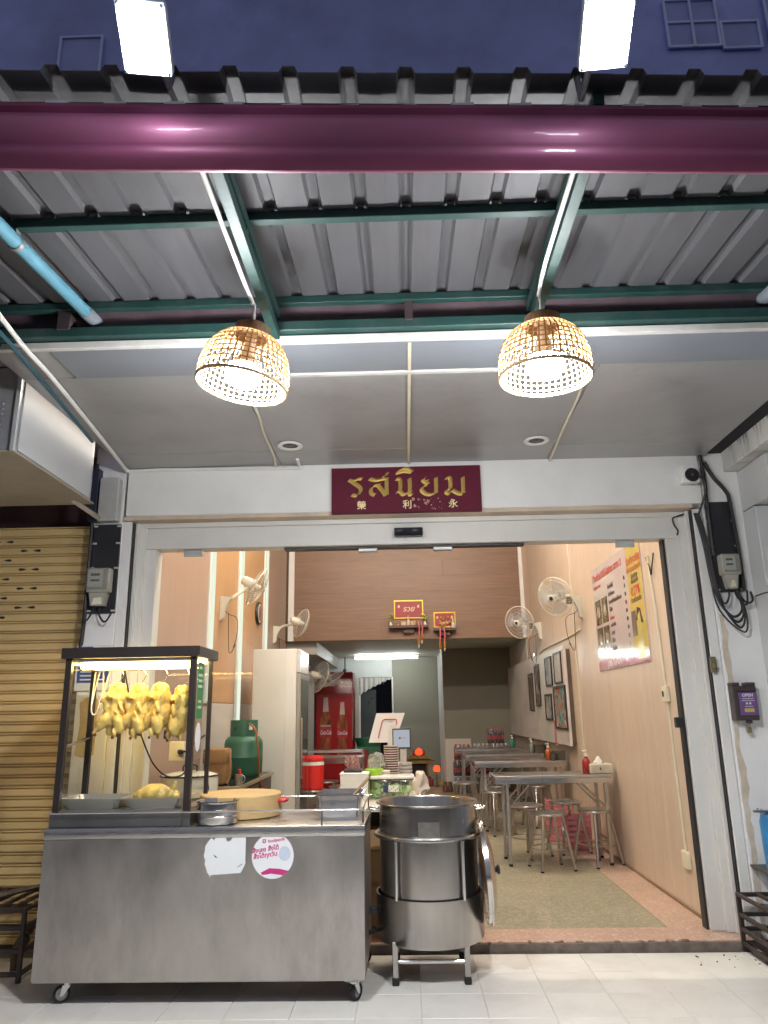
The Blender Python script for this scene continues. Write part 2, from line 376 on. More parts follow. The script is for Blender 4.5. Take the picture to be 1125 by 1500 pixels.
WOODH = mat('oak_board', (.215, .120, .070), .45, 0, .2, 3, (.7, 16, 16), dirt=.5, dcol=(.15, .08, .05), dscale=3, dstretch=(.8, 9, 9), rnd=.05)
mz = thing('wall', 'oak board wall of the mezzanine above the back room, two small altars hanging on it', 'wall', (0, 11.5, 2.41))
part('wall_core', B().bx(-1.84, 1.86, 11.48, 11.6, 2.42, 4.4), mat('dark_core', (.12, .08, .05), .8), mz)
z = 2.412; row = 0
while z < 4.35:
    h = .245
    cuts = [-1.70, [-.35, .62, .05][row % 3], 1.80]
    for q in range(2):
        part('plank', B().bx(cuts[q] + .001, cuts[q + 1] - .001, 11.455 + random.uniform(0, .002), 11.48, z, z + h - .0007, .0006), WOODH, mz)
    z += h; row += 1
part('corner_trim', B().bx(-1.79, -1.70, 11.44, 11.48, 2.412, 4.4, .003), WHITEP, mz)
part('corner_trim', B().bx(1.80, 1.86, 11.44, 11.48, 2.412, 4.4, .003), WHITEP, mz)
GREYG = mat('grey_green_wall', (.27, .265, .215), .6, 0, .05, 2, bump=.2, bscale=60, dirt=.15, dcol=(.18, .17, .13))
solo('shop_ceiling', B().bx(-1.95, 1.98, 5.1, 11.6, 4.4, 4.5), WHITEP, kind='structure')
solo('back_room_ceiling', B().bx(-1.84, 1.87, 11.6, 15.5, 2.412, 2.5), mat('back_ceiling_paint', (.50, .50, .44), .6, 0, .04), kind='structure')
bw = thing('wall', 'grey-green wall at the far end of the back room beside the dark doorway', 'wall', (.2, 15.45, .05))
part('wall_core', B().bx(-.27, .72, 15.4, 15.5, .05, 2.412), GREYG, bw)
part('wall_core', B().bx(-1.84, -.27, 15.4, 15.5, 2.03, 2.412), mat('pale_blue_paint', (.55, .58, .57), .5, 0, .04), bw)
part('wall_core', B().bx(-1.84, -.95, 15.4, 15.5, .05, 2.03), PALE, bw)
sw2 = thing('wall', 'olive grey partition under the mezzanine behind the soft drink packs', 'wall', (1.2, 13.45, .05))
part('wall_core', B().bx(.66, 1.87, 13.4, 13.5, .05, 2.412), mat('olive_partition', (.21, .195, .15), .6, 0, .05, 2, bump=.15, dirt=.15, dcol=(.14, .13, .10)), sw2)
part('wall_edge', B().bx(.655, .72, 13.5, 15.4, .05, 2.412), WHITEP, sw2)
part('pale_dado', B().bx(.66, 1.10, 13.385, 13.4, .05, .88, .003), PALE, sw2)
bh = solo('bulkhead', B().bx(-1.84, -1.36, 11.62, 15.38, 2.22, 2.411, .004), mat('bulkhead_grey', (.42, .42, .40), .5), 'pale grey boxed bulkhead along the left wall under the mezzanine', 'bulkhead')
night = thing('wall', 'black backdrop wall standing in for the night dark beyond the back doorway', 'wall', (-1, 17.6, 0))
part('wall_core', B().bx(-3.5, 1.5, 17.6, 17.7, 0, 3.2), mat('night_backdrop', (.012, .014, .018), .8), night)  # near-black colour stands for the darkness of the night yard
for i in range(5): part('vent_slot', B().bx(-.80 + i * .07, -.775 + i * .07, 17.585, 17.6, 1.95, 2.12), mat('slot_grey', (.16, .16, .17), .7), night)
solo('back_yard', B().bx(-3.5, 1.5, 15.5, 17.6, -.2, .04), mat('yard_concrete', (.05, .05, .05), .9), kind='structure')

# ------------------------------------------------------------------ facade
fb = thing('shopfront_frame', 'white painted shopfront surround with head beam, jambs and clear fixed glass leaves', 'shopfront', (0, 4.95, 0))
part('head_beam', B().bx(-1.885, 2.02, 4.85, 5.10, 2.665, 3.05, .004), WHITEP, fb)
part('head_beam_strip', B().bx(-1.90, 1.95, 4.862, 4.97, 2.640, 2.6648), mat('beige_strip', (.58, .47, .36), .6), fb)  # beige puts the shaded underside of the beam into colour
FRAME = mat('frame_aluminium', (.70, .69, .65), .38, 0, .04, 3, dirt=.25, dcol=(.48, .42, .34), dscale=2, dstretch=(1, 1, .5))
part('door_head', B().bx(-1.83, 1.945, 4.99, 5.12, 2.462, 2.63, .003), FRAME, fb)
part('door_head', B().bx(-1.83, 1.945, 4.965, 4.99, 2.607, 2.64, .003), FRAME, fb)
for (x0, x1) in ((-1.835, -1.702), (1.797, 1.945)):
    s = 1 if x0 < 0 else -1
    part('jamb', B().bx(x0, x1, 5.0, 5.12, .05, 2.462, .003), FRAME, fb)
    e = x0 if s > 0 else x1
    part('jamb', B().bx(e, e + s * .062, 4.965, 5.0, .05, 2.607, .003), FRAME, fb)
    part('jamb', B().bx(e - s * .002, e + s * .022, 4.93, 4.965, .05, 2.635, .003), FRAME, fb)
    part('black_joint', B().bx(e - s * .012, e - s * .003, 4.90, 4.96, .03, 2.63), BLACK, fb)  # black strip filling the gap between jamb and casing
    part('casing', B().bx(e - s * .013, e - s * .072, 4.885, 5.0, .03, 2.636, .003), WHITEP, fb)
part('rubber_seal', B().bx(1.782, 1.796, 5.03, 5.10, .05, 2.46), BLACK, fb)
part('door_track', B().bx(-.82, .84, 5.03, 5.10, 2.447, 2.4615), BLACK, fb)
part('lock', B().bx(1.735, 1.79, 5.02, 5.06, 1.22, 1.285, .004), BLACK, fb)
GD = glass_mat('door_glass', fres=1.18)
for (x0, x1) in ((-1.70, -.80), (.86, 1.78)):
    part('glass_leaf', B().bx(x0, x1, 5.055, 5.067, .056, 2.446), GD, fb)
for x in (-1.46, 1.53): part('glass_clamp', B().bx(x - .065, x + .065, 5.035, 5.053, 2.415, 2.4615, .003), mat('clamp_grey', (.55, .56, .56), .4, .3), fb)
for x in (-.24, .28): part('glass_clamp', B().bx(x - .065, x + .065, 5.035, 5.09, 2.425, 2.4468, .003), mat('clamp_grey', (.55, .56, .56), .4, .3), fb)

PIL = mat('pillar_paint', (.80, .80, .79), .5, 0, .04, 2, dirt=.22, dcol=(.55, .53, .50), dscale=1.8, dstretch=(1.4, 1.4, .6), bump=.1, bscale=14)
pl = thing('pillar', 'white painted pillar between the shutter and the shop, electricity meter on it', 'pillar', (-1.99, 4.95, 0))
part('shaft', B().bx(-2.125, -1.908, 4.87, 5.2, 0, 3.3, .005), PIL, pl)
pr_ = thing('pillar', 'white painted pillar right of the shop door with the meter board and looping cables', 'pillar', (2.15, 4.95, 0))
part('shaft', B().bx(2.02, 2.42, 4.87, 5.2, -.02, 3.3, .005), PIL, pr_)
pts = [(2.022, 0.0), (2.075, 0.0)]; zz = .0
while zz < 1.9: zz += rnd.uniform(.03, .11); pts.append((2.066 + rnd.uniform(-.014, .016), min(zz, 1.92)))
while zz > .05: pts.append((2.034 + rnd.uniform(-.008, .008), zz)); zz -= rnd.uniform(.05, .14)
part('bare_plaster_strip', B().prism([(x, 4.8698, z) for x, z in pts], (0, -.0016, 0)), mat('bare_plaster', (.60, .52, .41), .8, 0, .15, 12, dirt=.6, dcol=(.70, .69, .66), dscale=9), pr_)
b = B()
for (x, z, w, h) in ((2.115, .70, .035, .05), (2.10, .735, .02, .02), (2.125, .62, .014, .022), (2.116, .632, .01, .012)):
    b.prism([(x + w * (.5 + .42 * math.cos(a) * rnd.uniform(.6, 1.1)), 4.868, z + h * (.5 + .45 * math.sin(a) * rnd.uniform(.6, 1.1))) for a in [2 * PI * i / 9 for i in range(9)]], (0, -.0012, 0))
part('paint_chip', b, mat('chip_grey', (.28, .28, .28), .8), pr_, kind='stuff')
# clad column and side beam at the right edge
CLAD = mat('clad_panel', (.56, .57, .57), .32, 0, .06, 2.2, dirt=.25, dcol=(.42, .41, .38), dscale=1.6, rnd=.04)
cc = thing('clad_column', 'grey-white stone clad column at the right edge standing proud of the shopfront', 'column', (2.6, 4.7, 0))
for (z0, z1, yf) in ((0, .62, 4.70), (.625, 1.33, 4.70), (1.335, 2.035, 4.69), (2.04, 2.60, 4.69)):
    part('cladding_panel', B().bx(2.28, 3.3, yf, 5.0, z0, z1 - .004, .003), CLAD, cc)
part('cladding_panel', B().bx(2.28, 3.3, 4.46, 5.0, 2.604, 2.88, .003), CLAD, cc)
part('cladding_joint', B().bx(2.286, 3.3, 4.71, 5.0, 0, 2.87), mat('joint_dark', (.10, .10, .10), .9), cc)
BEAMM = mat('stained_beam', (.62, .61, .58), .6, 0, .08, 2, dirt=.75, dcol=(.10, .09, .085), dscale=3.0, dstretch=(1, 4.5, .7), bump=.15, bscale=20)
sb = thing('side_beam', 'dirt streaked white beam running out to the street at the right of the soffit', 'beam', (2.4, 3.5, 2.88))
part('beam_body', B().bx(2.19, 3.3, 1.0, 4.868, 2.884, 3.4, .006), BEAMM, sb)
b = B()
for i in range(60):
    y = rnd.uniform(3.3, 4.8); L_ = rnd.uniform(.03, .10); b.prism([(2.1885, y, 3.04), (2.1885, y + rnd.uniform(.004, .012), 3.04), (2.1885, y + .004, 3.04 - L_)], (-.0008, 0, 0))
part('soot_streak', b, mat('soot', (.05, .05, .05), .95), sb, kind='stuff')
part('dark_gap', B().bx(2.075, 2.19, 3.1, 4.868, 3.02, 3.04), mat('gap_black', (.02, .02, .025), .9), sb)

# upper storey wall above the awning
uw = thing('upper_wall', 'dark blue-grey upper storey wall above the awning with thin white window outlines', 'building wall', (0, 3.2, 3.3))
UPM = mat('upper_wall_hazed', (.40, .46, .86), .8, 0, .22, 1.6, dirt=.65, dcol=(.20, .23, .44), dscale=2.4, bump=.3, bscale=18)  # blue night light and flood lamp haze are put into this colour
part('wall_core', B().bx(-7, 7, 3.11, 3.4, 3.30, 9.0), UPM, uw)
WF = mat('window_frame_paint', (.60, .66, .92), .6)
def outline(x0, x1, z0, z1, vs=(), hs=()):
    f = part('window', B().bx(x0, x1, 3.098, 3.1095, z0, z1), mat('window_blind', (.33, .38, .72), .5, 0, .2, 3), uw)
    w = .0065; b = B()
    for x in (x0, x1, *vs): b.bx(x - w, x + w, 3.088, 3.0975, z0 - w, z1 + w)
    for z in (z0, z1, *hs): b.bx(x0 + w, x1 - w, 3.089, 3.0970, z - w, z + w)
    part('window_frame', b, WF, f)
outline(1.425, 1.685, 4.61, 4.91, (1.555,), (4.765,))
outline(1.70, 1.89, 4.59, 4.757)
outline(-1.74, -1.52, 4.50, 4.82)
outline(1.94, 2.3, 4.61, 4.91, (2.12,), (4.765,))

# neighbour's wall left of the shop
nb = thing('neighbour_wall', 'dark maroon board above the neighbouring roller shutter', 'wall', (-3.5, 5.1, 2.6))
part('wall_core', B().bx(-6, -2.13, 5.06, 5.2, 2.63, 3.4), mat('maroon_board', (.055, .022, .024), .55, 0, .2), nb)
part('wall_core', B().bx(-6, -2.13, 5.2, 5.3, 0, 2.63), mat('dark_core', (.12, .08, .05), .8), nb)

# ------------------------------------------------------------------ soffit
SOF = mat('soffit_panel', (.36, .36, .365), .38, .15, .09, 1.2, dirt=.5, dcol=(.20, .175, .16), dscale=2.0, rnd=.03, rvar=.08)
so = thing('soffit', 'grey metal clad soffit over the shop entrance with pale joint strips', 'soffit', (0, 4, 3.0))
xs = [-1.90, -.82, .055, 1.0, 2.07]; ysf = [3.40, 4.55, 4.85]
for i in range(4):
    for j in range(2):
        x0, x1 = xs[i], xs[i + 1]
        part('soffit_panel', B().bx(x0 + .002, x1 - .002, ysf[j] + .0015, ysf[j + 1] - .0015, 3.0 + random.uniform(0, .002), 3.02, .0015), SOF, so)
part('soffit_backing', B().bx(-1.9, 2.07, 3.1, 4.87, 3.022, 3.05), mat('joint_dark', (.10, .10, .10), .9), so)
BAND = mat('band_sheet', (.30, .335, .385), .42, .4, .06, 1.2, (.3, 3, 3), dirt=.2, dcol=(.22, .24, .28), dscale=1.2)
part('front_band', B().bx(-1.62, 2.07, 3.10, 3.392, 2.994, 3.02, .002), BAND, so)
part('soffit_panel', B().bx(-1.90, -1.624, 3.10, 3.392, 3.0, 3.02, .002), SOF, so)
solo('neighbour_soffit', B().bx(-5, -1.906, 3.1, 5.05, 3.17, 3.19), mat('neighbour_soffit_paint', (.27, .21, .185), .7, 0, .1, 2, dirt=.3), 'brownish soffit of the neighbouring shop above the grey box', 'soffit')
part('edge_trim', B().bx(-2.3, 2.6, 3.068, 3.098, 2.992, 3.024, .002), mat('trim_white', (.62, .61, .58), .6, 0, .1, 8, dirt=.4, dcol=(.3, .26, .2), dscale=6), so)
for x in (.055,): part('joint_strip', B().bx(x - .008, x + .008, 3.11, 4.848, 2.990, 2.9935, .001), CREAM, so)
part('cross_strip', B().bx(-.62, .60, 3.405, 3.435, 2.987, 2.999, .002), mat('trim_white'), so)
for (pts, lab) in (([(-.80, 3.42, 2.99), (-.80, 3.86, 2.992), (-.822, 4.2, 2.993), (-.835, 4.60, 2.993), (-.86, 4.845, 2.99)], 'thin white wire running back over the soffit behind the left pendant lamp'),
                   ([(.86, 3.12, 2.985), (.93, 3.4, 2.985), (.975, 3.74, 2.992), (.995, 4.3, 2.993), (1.02, 4.845, 2.99)], 'thin white wire running back over the soffit behind the right pendant lamp')):
    cable('wire', pts, .0075, CREAM, lab, 'wire')
for (x, y, lab) in ((-.70, 4.44, 'round recessed downlight in the soffit, unlit, left of the shop sign'), (.865, 4.46, 'round recessed downlight in the soffit, unlit, right of the shop sign')):
    t = thing('downlight', lab, 'downlight', (x, y, 3.0))
    part('trim_ring', B().lathe([(.052, 0), (.078, -.002), (.080, -.008), (.072, -.013), (.050, -.008)], (x, y, 3.0), 28, None, True), WHITEPL, t)
    part('reflector', B().lathe([(.051, -.004), (.040, .0), (.022, -.003), (.012, -.006), (0, -.007)], (x, y, 3.0), 20), mat('dull_reflector', (.10, .10, .10), .35, .6), t)

# ------------------------------------------------------------------ awning
def skew(x): return .052 * x
def zr(y): return 3.20 + .082 * (y - 3.08)
aw = thing('awning', 'street awning of corrugated sheets on green steel members with a maroon rolled gutter', 'awning', (0, 2.5, 2.8))
SHEET = mat('roof_sheet', (.098, .100, .110), .6, .1, .07, 2, (4, .4, 4), dirt=.5, dcol=(.07, .062, .058), dscale=2.4, dstretch=(5, .6, 1), rnd=.05, bump=.05)
P_ = .165
def sheet_bm(k0, n):
    b = B(); bm = b.bm; prof = []
    for k in range(n):
        c = .04 + (k0 + k) * P_
        prof += [(c - P_ / 2, 0), (c - .027, 0), (c - .017, .021), (c + .017, .021), (c + .027, 0)]
    prof.append((.04 + (k0 + n - .5) * P_ + .012, -.001))
    dz_ = random.uniform(-.003, .003); ysq = [1.70, 2.1, 2.6, 3.15]; rows = []
    for th in (0, .0025):
        rows.append([[bm.verts.new((x, y + (skew(x) if y < 1.8 else 0), zr(y) + z + th + dz_ + noise.noise(Vector((x * 3, y * 2, 1))) * .003)) for (x, z) in prof] for y in ysq])
    for th in (0, 1):
        G = rows[th]
        for i in range(len(ysq) - 1):
            for j in range(len(prof) - 1): bm.faces.new((G[i][j], G[i + 1][j], G[i + 1][j + 1], G[i][j + 1]))
    for j in range(len(prof) - 1): bm.faces.new((rows[0][0][j], rows[0][0][j + 1], rows[1][0][j + 1], rows[1][0][j]))
    return b
for q in range(-4, 4): part('roof_sheet', sheet_bm(q * 4, 4), SHEET, aw, sharp=20)
GREEN = mat('green_steel', (.016, .058, .053), .5, .1, .18, 5, dirt=.35, dcol=(.13, .14, .14), dscale=7, bump=.1)
GREEN2 = GREEN
for (y, h) in ((2.36, .035), (3.03, .035)):
    part('purlin', B().bx(-2.6, 2.75, y - .018, y + .018, zr(y) - h - .004, zr(y) - .003, .002), GREEN, aw)
b = B()
for q in range(-16, 16):
    for y in (2.36,):
        c = .04 + q * P_; b.bx(c - .012, c + .012, y - .028, y - .005, zr(y) - .002, zr(y) + .012, .002)
part('sheet_clip', b, mat('clip_dark', (.05, .055, .06), .6), aw, kind='stuff')
part('front_rail', B().bx(-2.6, 2.75, 3.03, 3.078, 3.030, 3.078, .003), GREEN, aw)
part('fascia_board', B().bx(-2.6, 2.75, 3.081, 3.105, 3.03, 3.30), mat('brown_board', (.15, .105, .125), .6, 0, .2, 5, (1, 1, .5), dirt=.3, dcol=(.09, .065, .075), bump=.1), aw)
part('stud', B().bx(.035, .072, 3.02, 3.08, 3.062, 3.175, .002), mat('stud_brown', (.05, .035, .038), .6), aw)
part('stud', B().bx(-1.56, -1.50, 3.02, 3.08, 3.062, 3.175, .002), mat('stud_brown', (.05, .035, .038), .6), aw)
for x in (-.553, .603, -1.83, 1.95):
    part('rafter', B().bx(x - .02, x + .02, 1.80, 3.03, 2.984, 3.029, .002), GREEN, aw)
    b = B(); b.prism([(x - .016, 1.80, 3.052), (x - .016, 3.03, 3.092), (x - .016, 3.03, 3.135), (x - .016, 1.80, 3.092)], (.032, 0, 0)); part('rafter', b, GREEN, aw)
    part('hanger', B().bx(x - .012, x + .012, 2.34, 2.37, 3.029, 3.10, .001), GREEN, aw)
# rolled gutter, one profile pushed along x
prof = [(1.775, 3.012), (1.735, 3.012), (1.728, 2.995), (1.742, 2.985), (1.730, 2.972)]
for i in range(13):
    a = i / 12; prof.append((1.722 - .016 * math.sin(PI * a), 2.965 - .100 * a))
prof += [(1.728, 2.858), (1.727, 2.850), (1.738, 2.832), (1.762, 2.815), (1.772, 2.818)]
b = B(); X0, X1 = -2.7, 2.85
NG = 30
for off, fl in ((0, 0), (.004, 1)):
    rows = []
    for k in range(NG + 1):
        x = X0 + (X1 - X0) * k / NG; w1 = noise.noise(Vector((x * 1.3, 3, 0))) * .006; w2 = noise.noise(Vector((x * 2.1, 8, 0))) * .004
        rows.append([b.bm.verts.new((x, y + off + skew(x) + w2 * (1 if z < 2.9 else .3), z + w1)) for y, z in prof])
    for k in range(NG):
        for i in range(len(prof) - 1): b.bm.faces.new((rows[k][i], rows[k + 1][i], rows[k + 1][i + 1], rows[k][i + 1]))
part('gutter', b, mat('maroon_gutter', (.27, .065, .14), .46, .25, .10, 2, (.4, 3, 3), dirt=.6, dcol=(.16, .07, .11), dscale=3, dstretch=(.5, 3, 3), coat=.3, bump=.06, bscale=30), aw, sharp=50)
part('gutter_back', B().prism([(X0, 1.80 + skew(X0), 2.92), (X0, 1.81 + skew(X0), 2.92), (X1, 1.81 + skew(X1), 2.92), (X1, 1.80 + skew(X1), 2.92)], (0, 0, .158)), mat('gutter_dark', (.04, .04, .06), .6), aw)  # board height set to hold back pendant light from the roof overhang
b = B()
for q in range(-17, 17): xq = .04 + q * P_; b.bx(xq - .028 + rnd.uniform(-.01, .01), xq + .03, 1.75 + skew(xq), 1.785 + skew(xq), 3.013, 3.028 + rnd.uniform(0, .01), .002)
part('foam_filler', b, mat('foam', (.50, .50, .52), .9), aw, kind='stuff')
# soffit-side pipes
BLUEP = mat('blue_pvc', (.10, .27, .36), .4, 0, .12, 6, dirt=.35, dcol=(.16, .20, .22), dscale=8)
t = thing('blue_pipe', 'pale blue plastic drain pipe under the awning at the left, dark end at the fascia', 'pipe', (-1.40, 2.5, 3.0))
part('pipe', B().cyl((-1.405, 1.9, 3.0), (-1.405, 3.0, 3.120), .0275, n=16), BLUEP, t)
part('pipe_socket', B().cyl((-1.405, 2.955, 3.1145), (-1.405, 3.08, 3.128), .031, n=16), mat('pipe_end_grey', (.20, .22, .25), .6), t)
part('pipe_clip', B().lathe([(.030, -.012), (.032, 0), (.030, .012)], (-1.405, 2.36, 3.049), 16, Matrix.Rotation(R(-84), 3, 'X')).bx(-1.409, -1.401, 2.345, 2.375, 3.07, 3.13), mat('clip_grey', (.25, .27, .27), .5, .5), t)
t = thing('blue_pipe', 'pale blue plastic drain pipe under the awning at the right edge', 'pipe', (1.67, 2.5, 3.0))
part('pipe', B().cyl((1.675, 1.9, 3.02), (1.675, 3.0, 3.135), .0275, n=16), BLUEP, t)
part('pipe_socket', B().cyl((1.675, 2.955, 3.130), (1.675, 3.08, 3.143), .031, n=16), mat('pipe_end_grey'), t)
cable('conduit', [(-1.63, 2.2, 2.99), (-1.655, 2.62, 2.985), (-1.672, 2.80, 2.978), (-1.70, 3.05, 2.975), (-1.72, 3.32, 2.98), (-1.80, 4.05, 2.985), (-1.865, 4.62, 2.985), (-1.885, 4.80, 2.985), (-1.85, 4.838, 2.985), (-1.6, 4.838, 2.99), (-.76, 4.838, 2.978), (-.70, 4.838, 2.985), (-.695, 4.80, 2.992), (-.69, 4.70, 2.995)], .0115, WHITEPL, 'white conduit bending along the left edge of the soffit to the shop sign', 'conduit')
t = thing('green_rail', 'dark green steel rail under the white conduit at the far left', 'rail', (-1.75, 3, 3))
part('rail', B().tube([(-1.69, 2.2, 2.985), (-1.73, 2.95, 2.965), (-1.80, 3.6, 2.965), (-1.87, 4.2, 2.965)], .010, 6), mat('green_blue_pipe', (.03, .09, .12), .5), t)
# conduits on the rafters feeding the lamps
cable('conduit', [(-.592, 1.80, 2.972), (-.592, 2.45, 2.972), (-.588, 2.66, 2.970), (-.586, 2.70, 2.968)], .0085, WHITEPL, 'white conduit along the left rafter down to the left pendant lamp', 'conduit', k=3)
cable('conduit', [(.562, 1.80, 2.972), (.562, 2.45, 2.972), (.572, 2.66, 2.970), (.578, 2.70, 2.968)], .0085, WHITEPL, 'white conduit along the right rafter down to the right pendant lamp', 'conduit', k=3)

# pendant lamps
BAMB = mat('bamboo', (.40, .225, .085), .55, 0, .22, 14, rnd=.05, bump=.1)
def make_pendant(x, y, zt, label, tilt):
    t = thing('pendant_lamp', label, 'lamp', (x, y, zt - .28), 0, 'bamboo pendant lamps under the awning')
    Rt = Matrix.Rotation(R(tilt), 3, 'Y'); top = Vector((x, y, zt))
    def pt(r, a, z): return Rt @ Vector((r * math.cos(a), r * math.sin(a), z)) + top
    prof = [(.071, -.048), (.095, -.056), (.125, -.075), (.148, -.102), (.165, -.135), (.175, -.170), (.180, -.205), (.180, -.240), (.176, -.262)]
    b = B(); NV = 44
    for i in range(NV):
        a = 2 * PI * i / NV; w = .0030
        for (d) in (0,):
            ring = [(pt(r, a - w / r, z), pt(r, a + w / r, z), pt(r - .003, a + w / r, z), pt(r - .003, a - w / r, z)) for r, z in prof]
            V = [[b.bm.verts.new(p) for p in q] for q in ring]
            for k in range(len(V) - 1):
                for m in range(4): b.bm.faces.new((V[k][m], V[k][(m + 1) % 4], V[k + 1][(m + 1) % 4], V[k + 1][m]))
    part('upright_strips', b, BAMB, t, kind='stuff')
    b = B()
    for (r, z) in [(.088, -.053), (.112, -.065), (.133, -.083), (.150, -.105), (.161, -.126), (.169, -.148), (.175, -.170), (.179, -.193), (.181, -.216), (.180, -.239)]:
        b.tube([pt(r + .002, 2 * PI * i / 40, z) for i in range(40)], .0027, 4, True)
    part('hoops', b, BAMB, t, kind='stuff')
    part('rim', B().tube([pt(.178, 2 * PI * i / 40, -.262) for i in range(40)], .0075, 6, True), mat('rim_bamboo', (.58, .44, .26), .5, 0, .1), t)
    nk = B()
    n2 = 48; V = [[b2 for b2 in ()]]
    nk.lathe([(.066, .0), (.071, -.004), (.071, -.05), (.066, -.05)], top, 40, Rt, True)
    part('neck', nk, mat('neck_weave', (.17, .10, .05), .6, 0, .35, 60, (1, 1, .3), bump=.5, bscale=120), t)
    part('cap', B().lathe([(.0, -.004), (.067, -.004)], top, 24, Rt), mat('neck_weave'), t)
    part('socket', B().lathe([(.0, -.005), (.02, -.006), (.022, -.10), (.028, -.133), (.0, -.134)], top, 16, Rt), WHITEPL, t)
    c = Rt @ Vector((0, 0, -.200)) + top
    part('bulb_housing', B().lathe([(.024, .066), (.036, .058), (.056, .036), (.067, .0185), (.067, .0175), (0, .0175)], c, 24, Rt), WHITEPL, t)
    part('bulb', B().lathe([(.066, .017), (.074, -.004), (.070, -.030), (.052, -.054), (.026, -.067), (0, -.070)], c, 24, Rt), BULBM, t)
    part('cord', B().tube([top + Vector((0, 0, -.005)), Vector((x, y, zt + .06)), Vector((x * .998, y, 2.966))], .0065, 8), WHITEPL, t)
BULBM = lamp_mat('lit_bulb', (.97, .98, 1.0), S_BULB)
make_pendant(-.583, 2.70, 2.866, 'bamboo lattice pendant lamp with a lit bulb, hanging at the left and tilted', 9)
make_pendant(.582, 2.70, 2.872, 'bamboo lattice pendant lamp with a lit bulb, hanging level at the right', 1)

# flood lights on arms at the roof edge
FLM = lamp_mat('lit_flood', (.86, .93, 1.0), S_FLOOD)
def make_flood(x, y, z, label, roll):
    t = thing('flood_light', label, 'flood light', (x, y, z), 0, 'white flood lights on the awning edge')
    n = Vector((0, -.50, -.87)).normalized(); Rm = Matrix.Rotation(R(roll), 3, n) @ Vector((0, 0, -1)).rotation_difference(n).to_matrix()
    Tm = Vector((x, y, z))
    def bx(w, h, z0, z1, bev, dy=0): 
        b = B(); b.box(Tm + Rm @ Vector((0, dy, (z0 + z1) / 2)), (w, h, z1 - z0), Rm, bev, 2); return b
    part('housing', bx(.124, .166, .004, .034, .012), mat('flood_housing', (.62, .63, .66), .4, .2), t)
    part('lens_rim', bx(.119, .161, -.004, .0038, .004), glass_mat('flood_rim', (.9, .92, .95), body=.55, bcol=(.75, .78, .82)), t)
    part('lit_panel', bx(.104, .132, -.0105, -.0045, .004, .007), FLM, t)
    b = B()
    for sx in (-1, 1):
        for sy in (-1, 1): b.ell(Tm + Rm @ Vector((sx * .053, sy * .074, -.005)), .005, sub=1)
    part('corner_screw', b, CHROME, t, kind='stuff')
    base = Vector((x, 1.72 + skew(x), zr(1.72) + .004)); back = Tm + Rm @ Vector((0, -.10, .03))
    part('arm', B().tube([Tm + Rm @ Vector((0, 0, .034)), Vector((x, y + .05, z + .07)), Vector((x, 1.70 + skew(x), z + .05)), base], .009, 8), mat('arm_grey', (.16, .16, .18), .5, .3), t)
    part('stub', B().cyl(Tm + Rm @ Vector((0, -.083, .01)), Tm + Rm @ Vector((0, -.105, .012)), .012, .007, 8), WHITEPL, t)
make_flood(-.617, 1.47, 2.985, 'lit white flood light at the top left above the maroon gutter', -6)
make_flood(.530, 1.47, 2.95, 'lit white flood light at the top right above the maroon gutter', 3)
# ================================================================== SHOPFRONT OBJECTS
GOLD = mat('gold_leaf', (.83, .60, .17), .32, .75, .10, 20)
SIGNR = mat('sign_maroon', (.105, .008, .026), .6, metal=0, var=.12, scale=5, spec=.2, dirt=.15, dcol=(.06, .008, .015))
t = thing('shop_sign', 'maroon signboard with carved gold Thai lettering over the shop door', 'sign', (.035, 4.84, 2.64))
part('board', B().bx(-.472, .540, 4.815, 4.85, 2.642, 2.962, .002), SIGNR, t)
def nib(b, pts, ox, oz, sx, sz, y, w=.030, ang=38, k=7, rid=.007):
    P = [Vector((ox + p[0] * sx, 0, oz + p[1] * sz)) for p in pts]
    P = smooth_path(P, k) if len(P) > 2 else P
    nv = Vector((math.cos(R(ang)), 0, math.sin(R(ang)))) * w / 2; prev = None
    for i, p in enumerate(P):
        tn = (P[min(i + 1, len(P) - 1)] - P[max(i - 1, 0)]).normalized(); pe = Vector((-tn.z, 0, tn.x)) * .0045
        e = nv + (pe if pe.dot(nv) >= 0 else -pe)
        cur = [b.bm.verts.new(p - e + Vector((0, y, 0))), b.bm.verts.new(p + Vector((0, y - rid, 0))), b.bm.verts.new(p + e + Vector((0, y, 0)))]
        if prev:
            b.bm.faces.new((prev[0], prev[1], cur[1], cur[0])); b.bm.faces.new((prev[1], prev[2], cur[2], cur[1]))
        prev = cur
GL = [  # carved letters: strokes in a unit box
    [[(.0, .95), (.30, .90), (.62, 1.0), (.95, 1.02)], [(.10, .93), (.45, .72), (.78, .50), (.80, .26), (.55, .04), (.22, .10)]],
    [[(.02, 1.0), (.35, .90), (.75, .97), (1.0, .97)], [(.55, .62), (.25, .58), (.08, .36), (.12, .14), (.30, .04)], [(.45, .62), (.66, .34), (.86, .02)], [(.92, .96), (.92, .5), (.92, .02)], [(.70, 1.08), (.86, 1.14), (.98, 1.34)]],
    [[(.02, .94), (.22, .92), (.26, .6), (.22, .2)], [(.0, .16), (.2, .24), (.42, .04), (.72, .14), (.95, .20)], [(.82, .98), (.83, .5), (.80, .05), (.98, .04)], [(.0, 1.30), (.30, 1.48), (.62, 1.56), (.98, 1.34), (.55, 1.38), (.05, 1.28)]],
    [[(.25, .98), (.12, .86), (.26, .72), (.38, .86)], [(.24, .70), (.42, .62), (.16, .50), (.02, .30), (.22, .08), (.52, .0), (.80, .10)], [(.88, .98), (.88, .5), (.86, .06)]],
    [[(.02, .92), (.22, .96), (.27, .6), (.25, .30)], [(.27, .32), (.10, .28), (.03, .12), (.17, .03), (.31, .13), (.36, .22), (.60, .06), (.84, .0), (.97, .10)], [(.92, .98), (.92, .5), (.90, .06)]]]
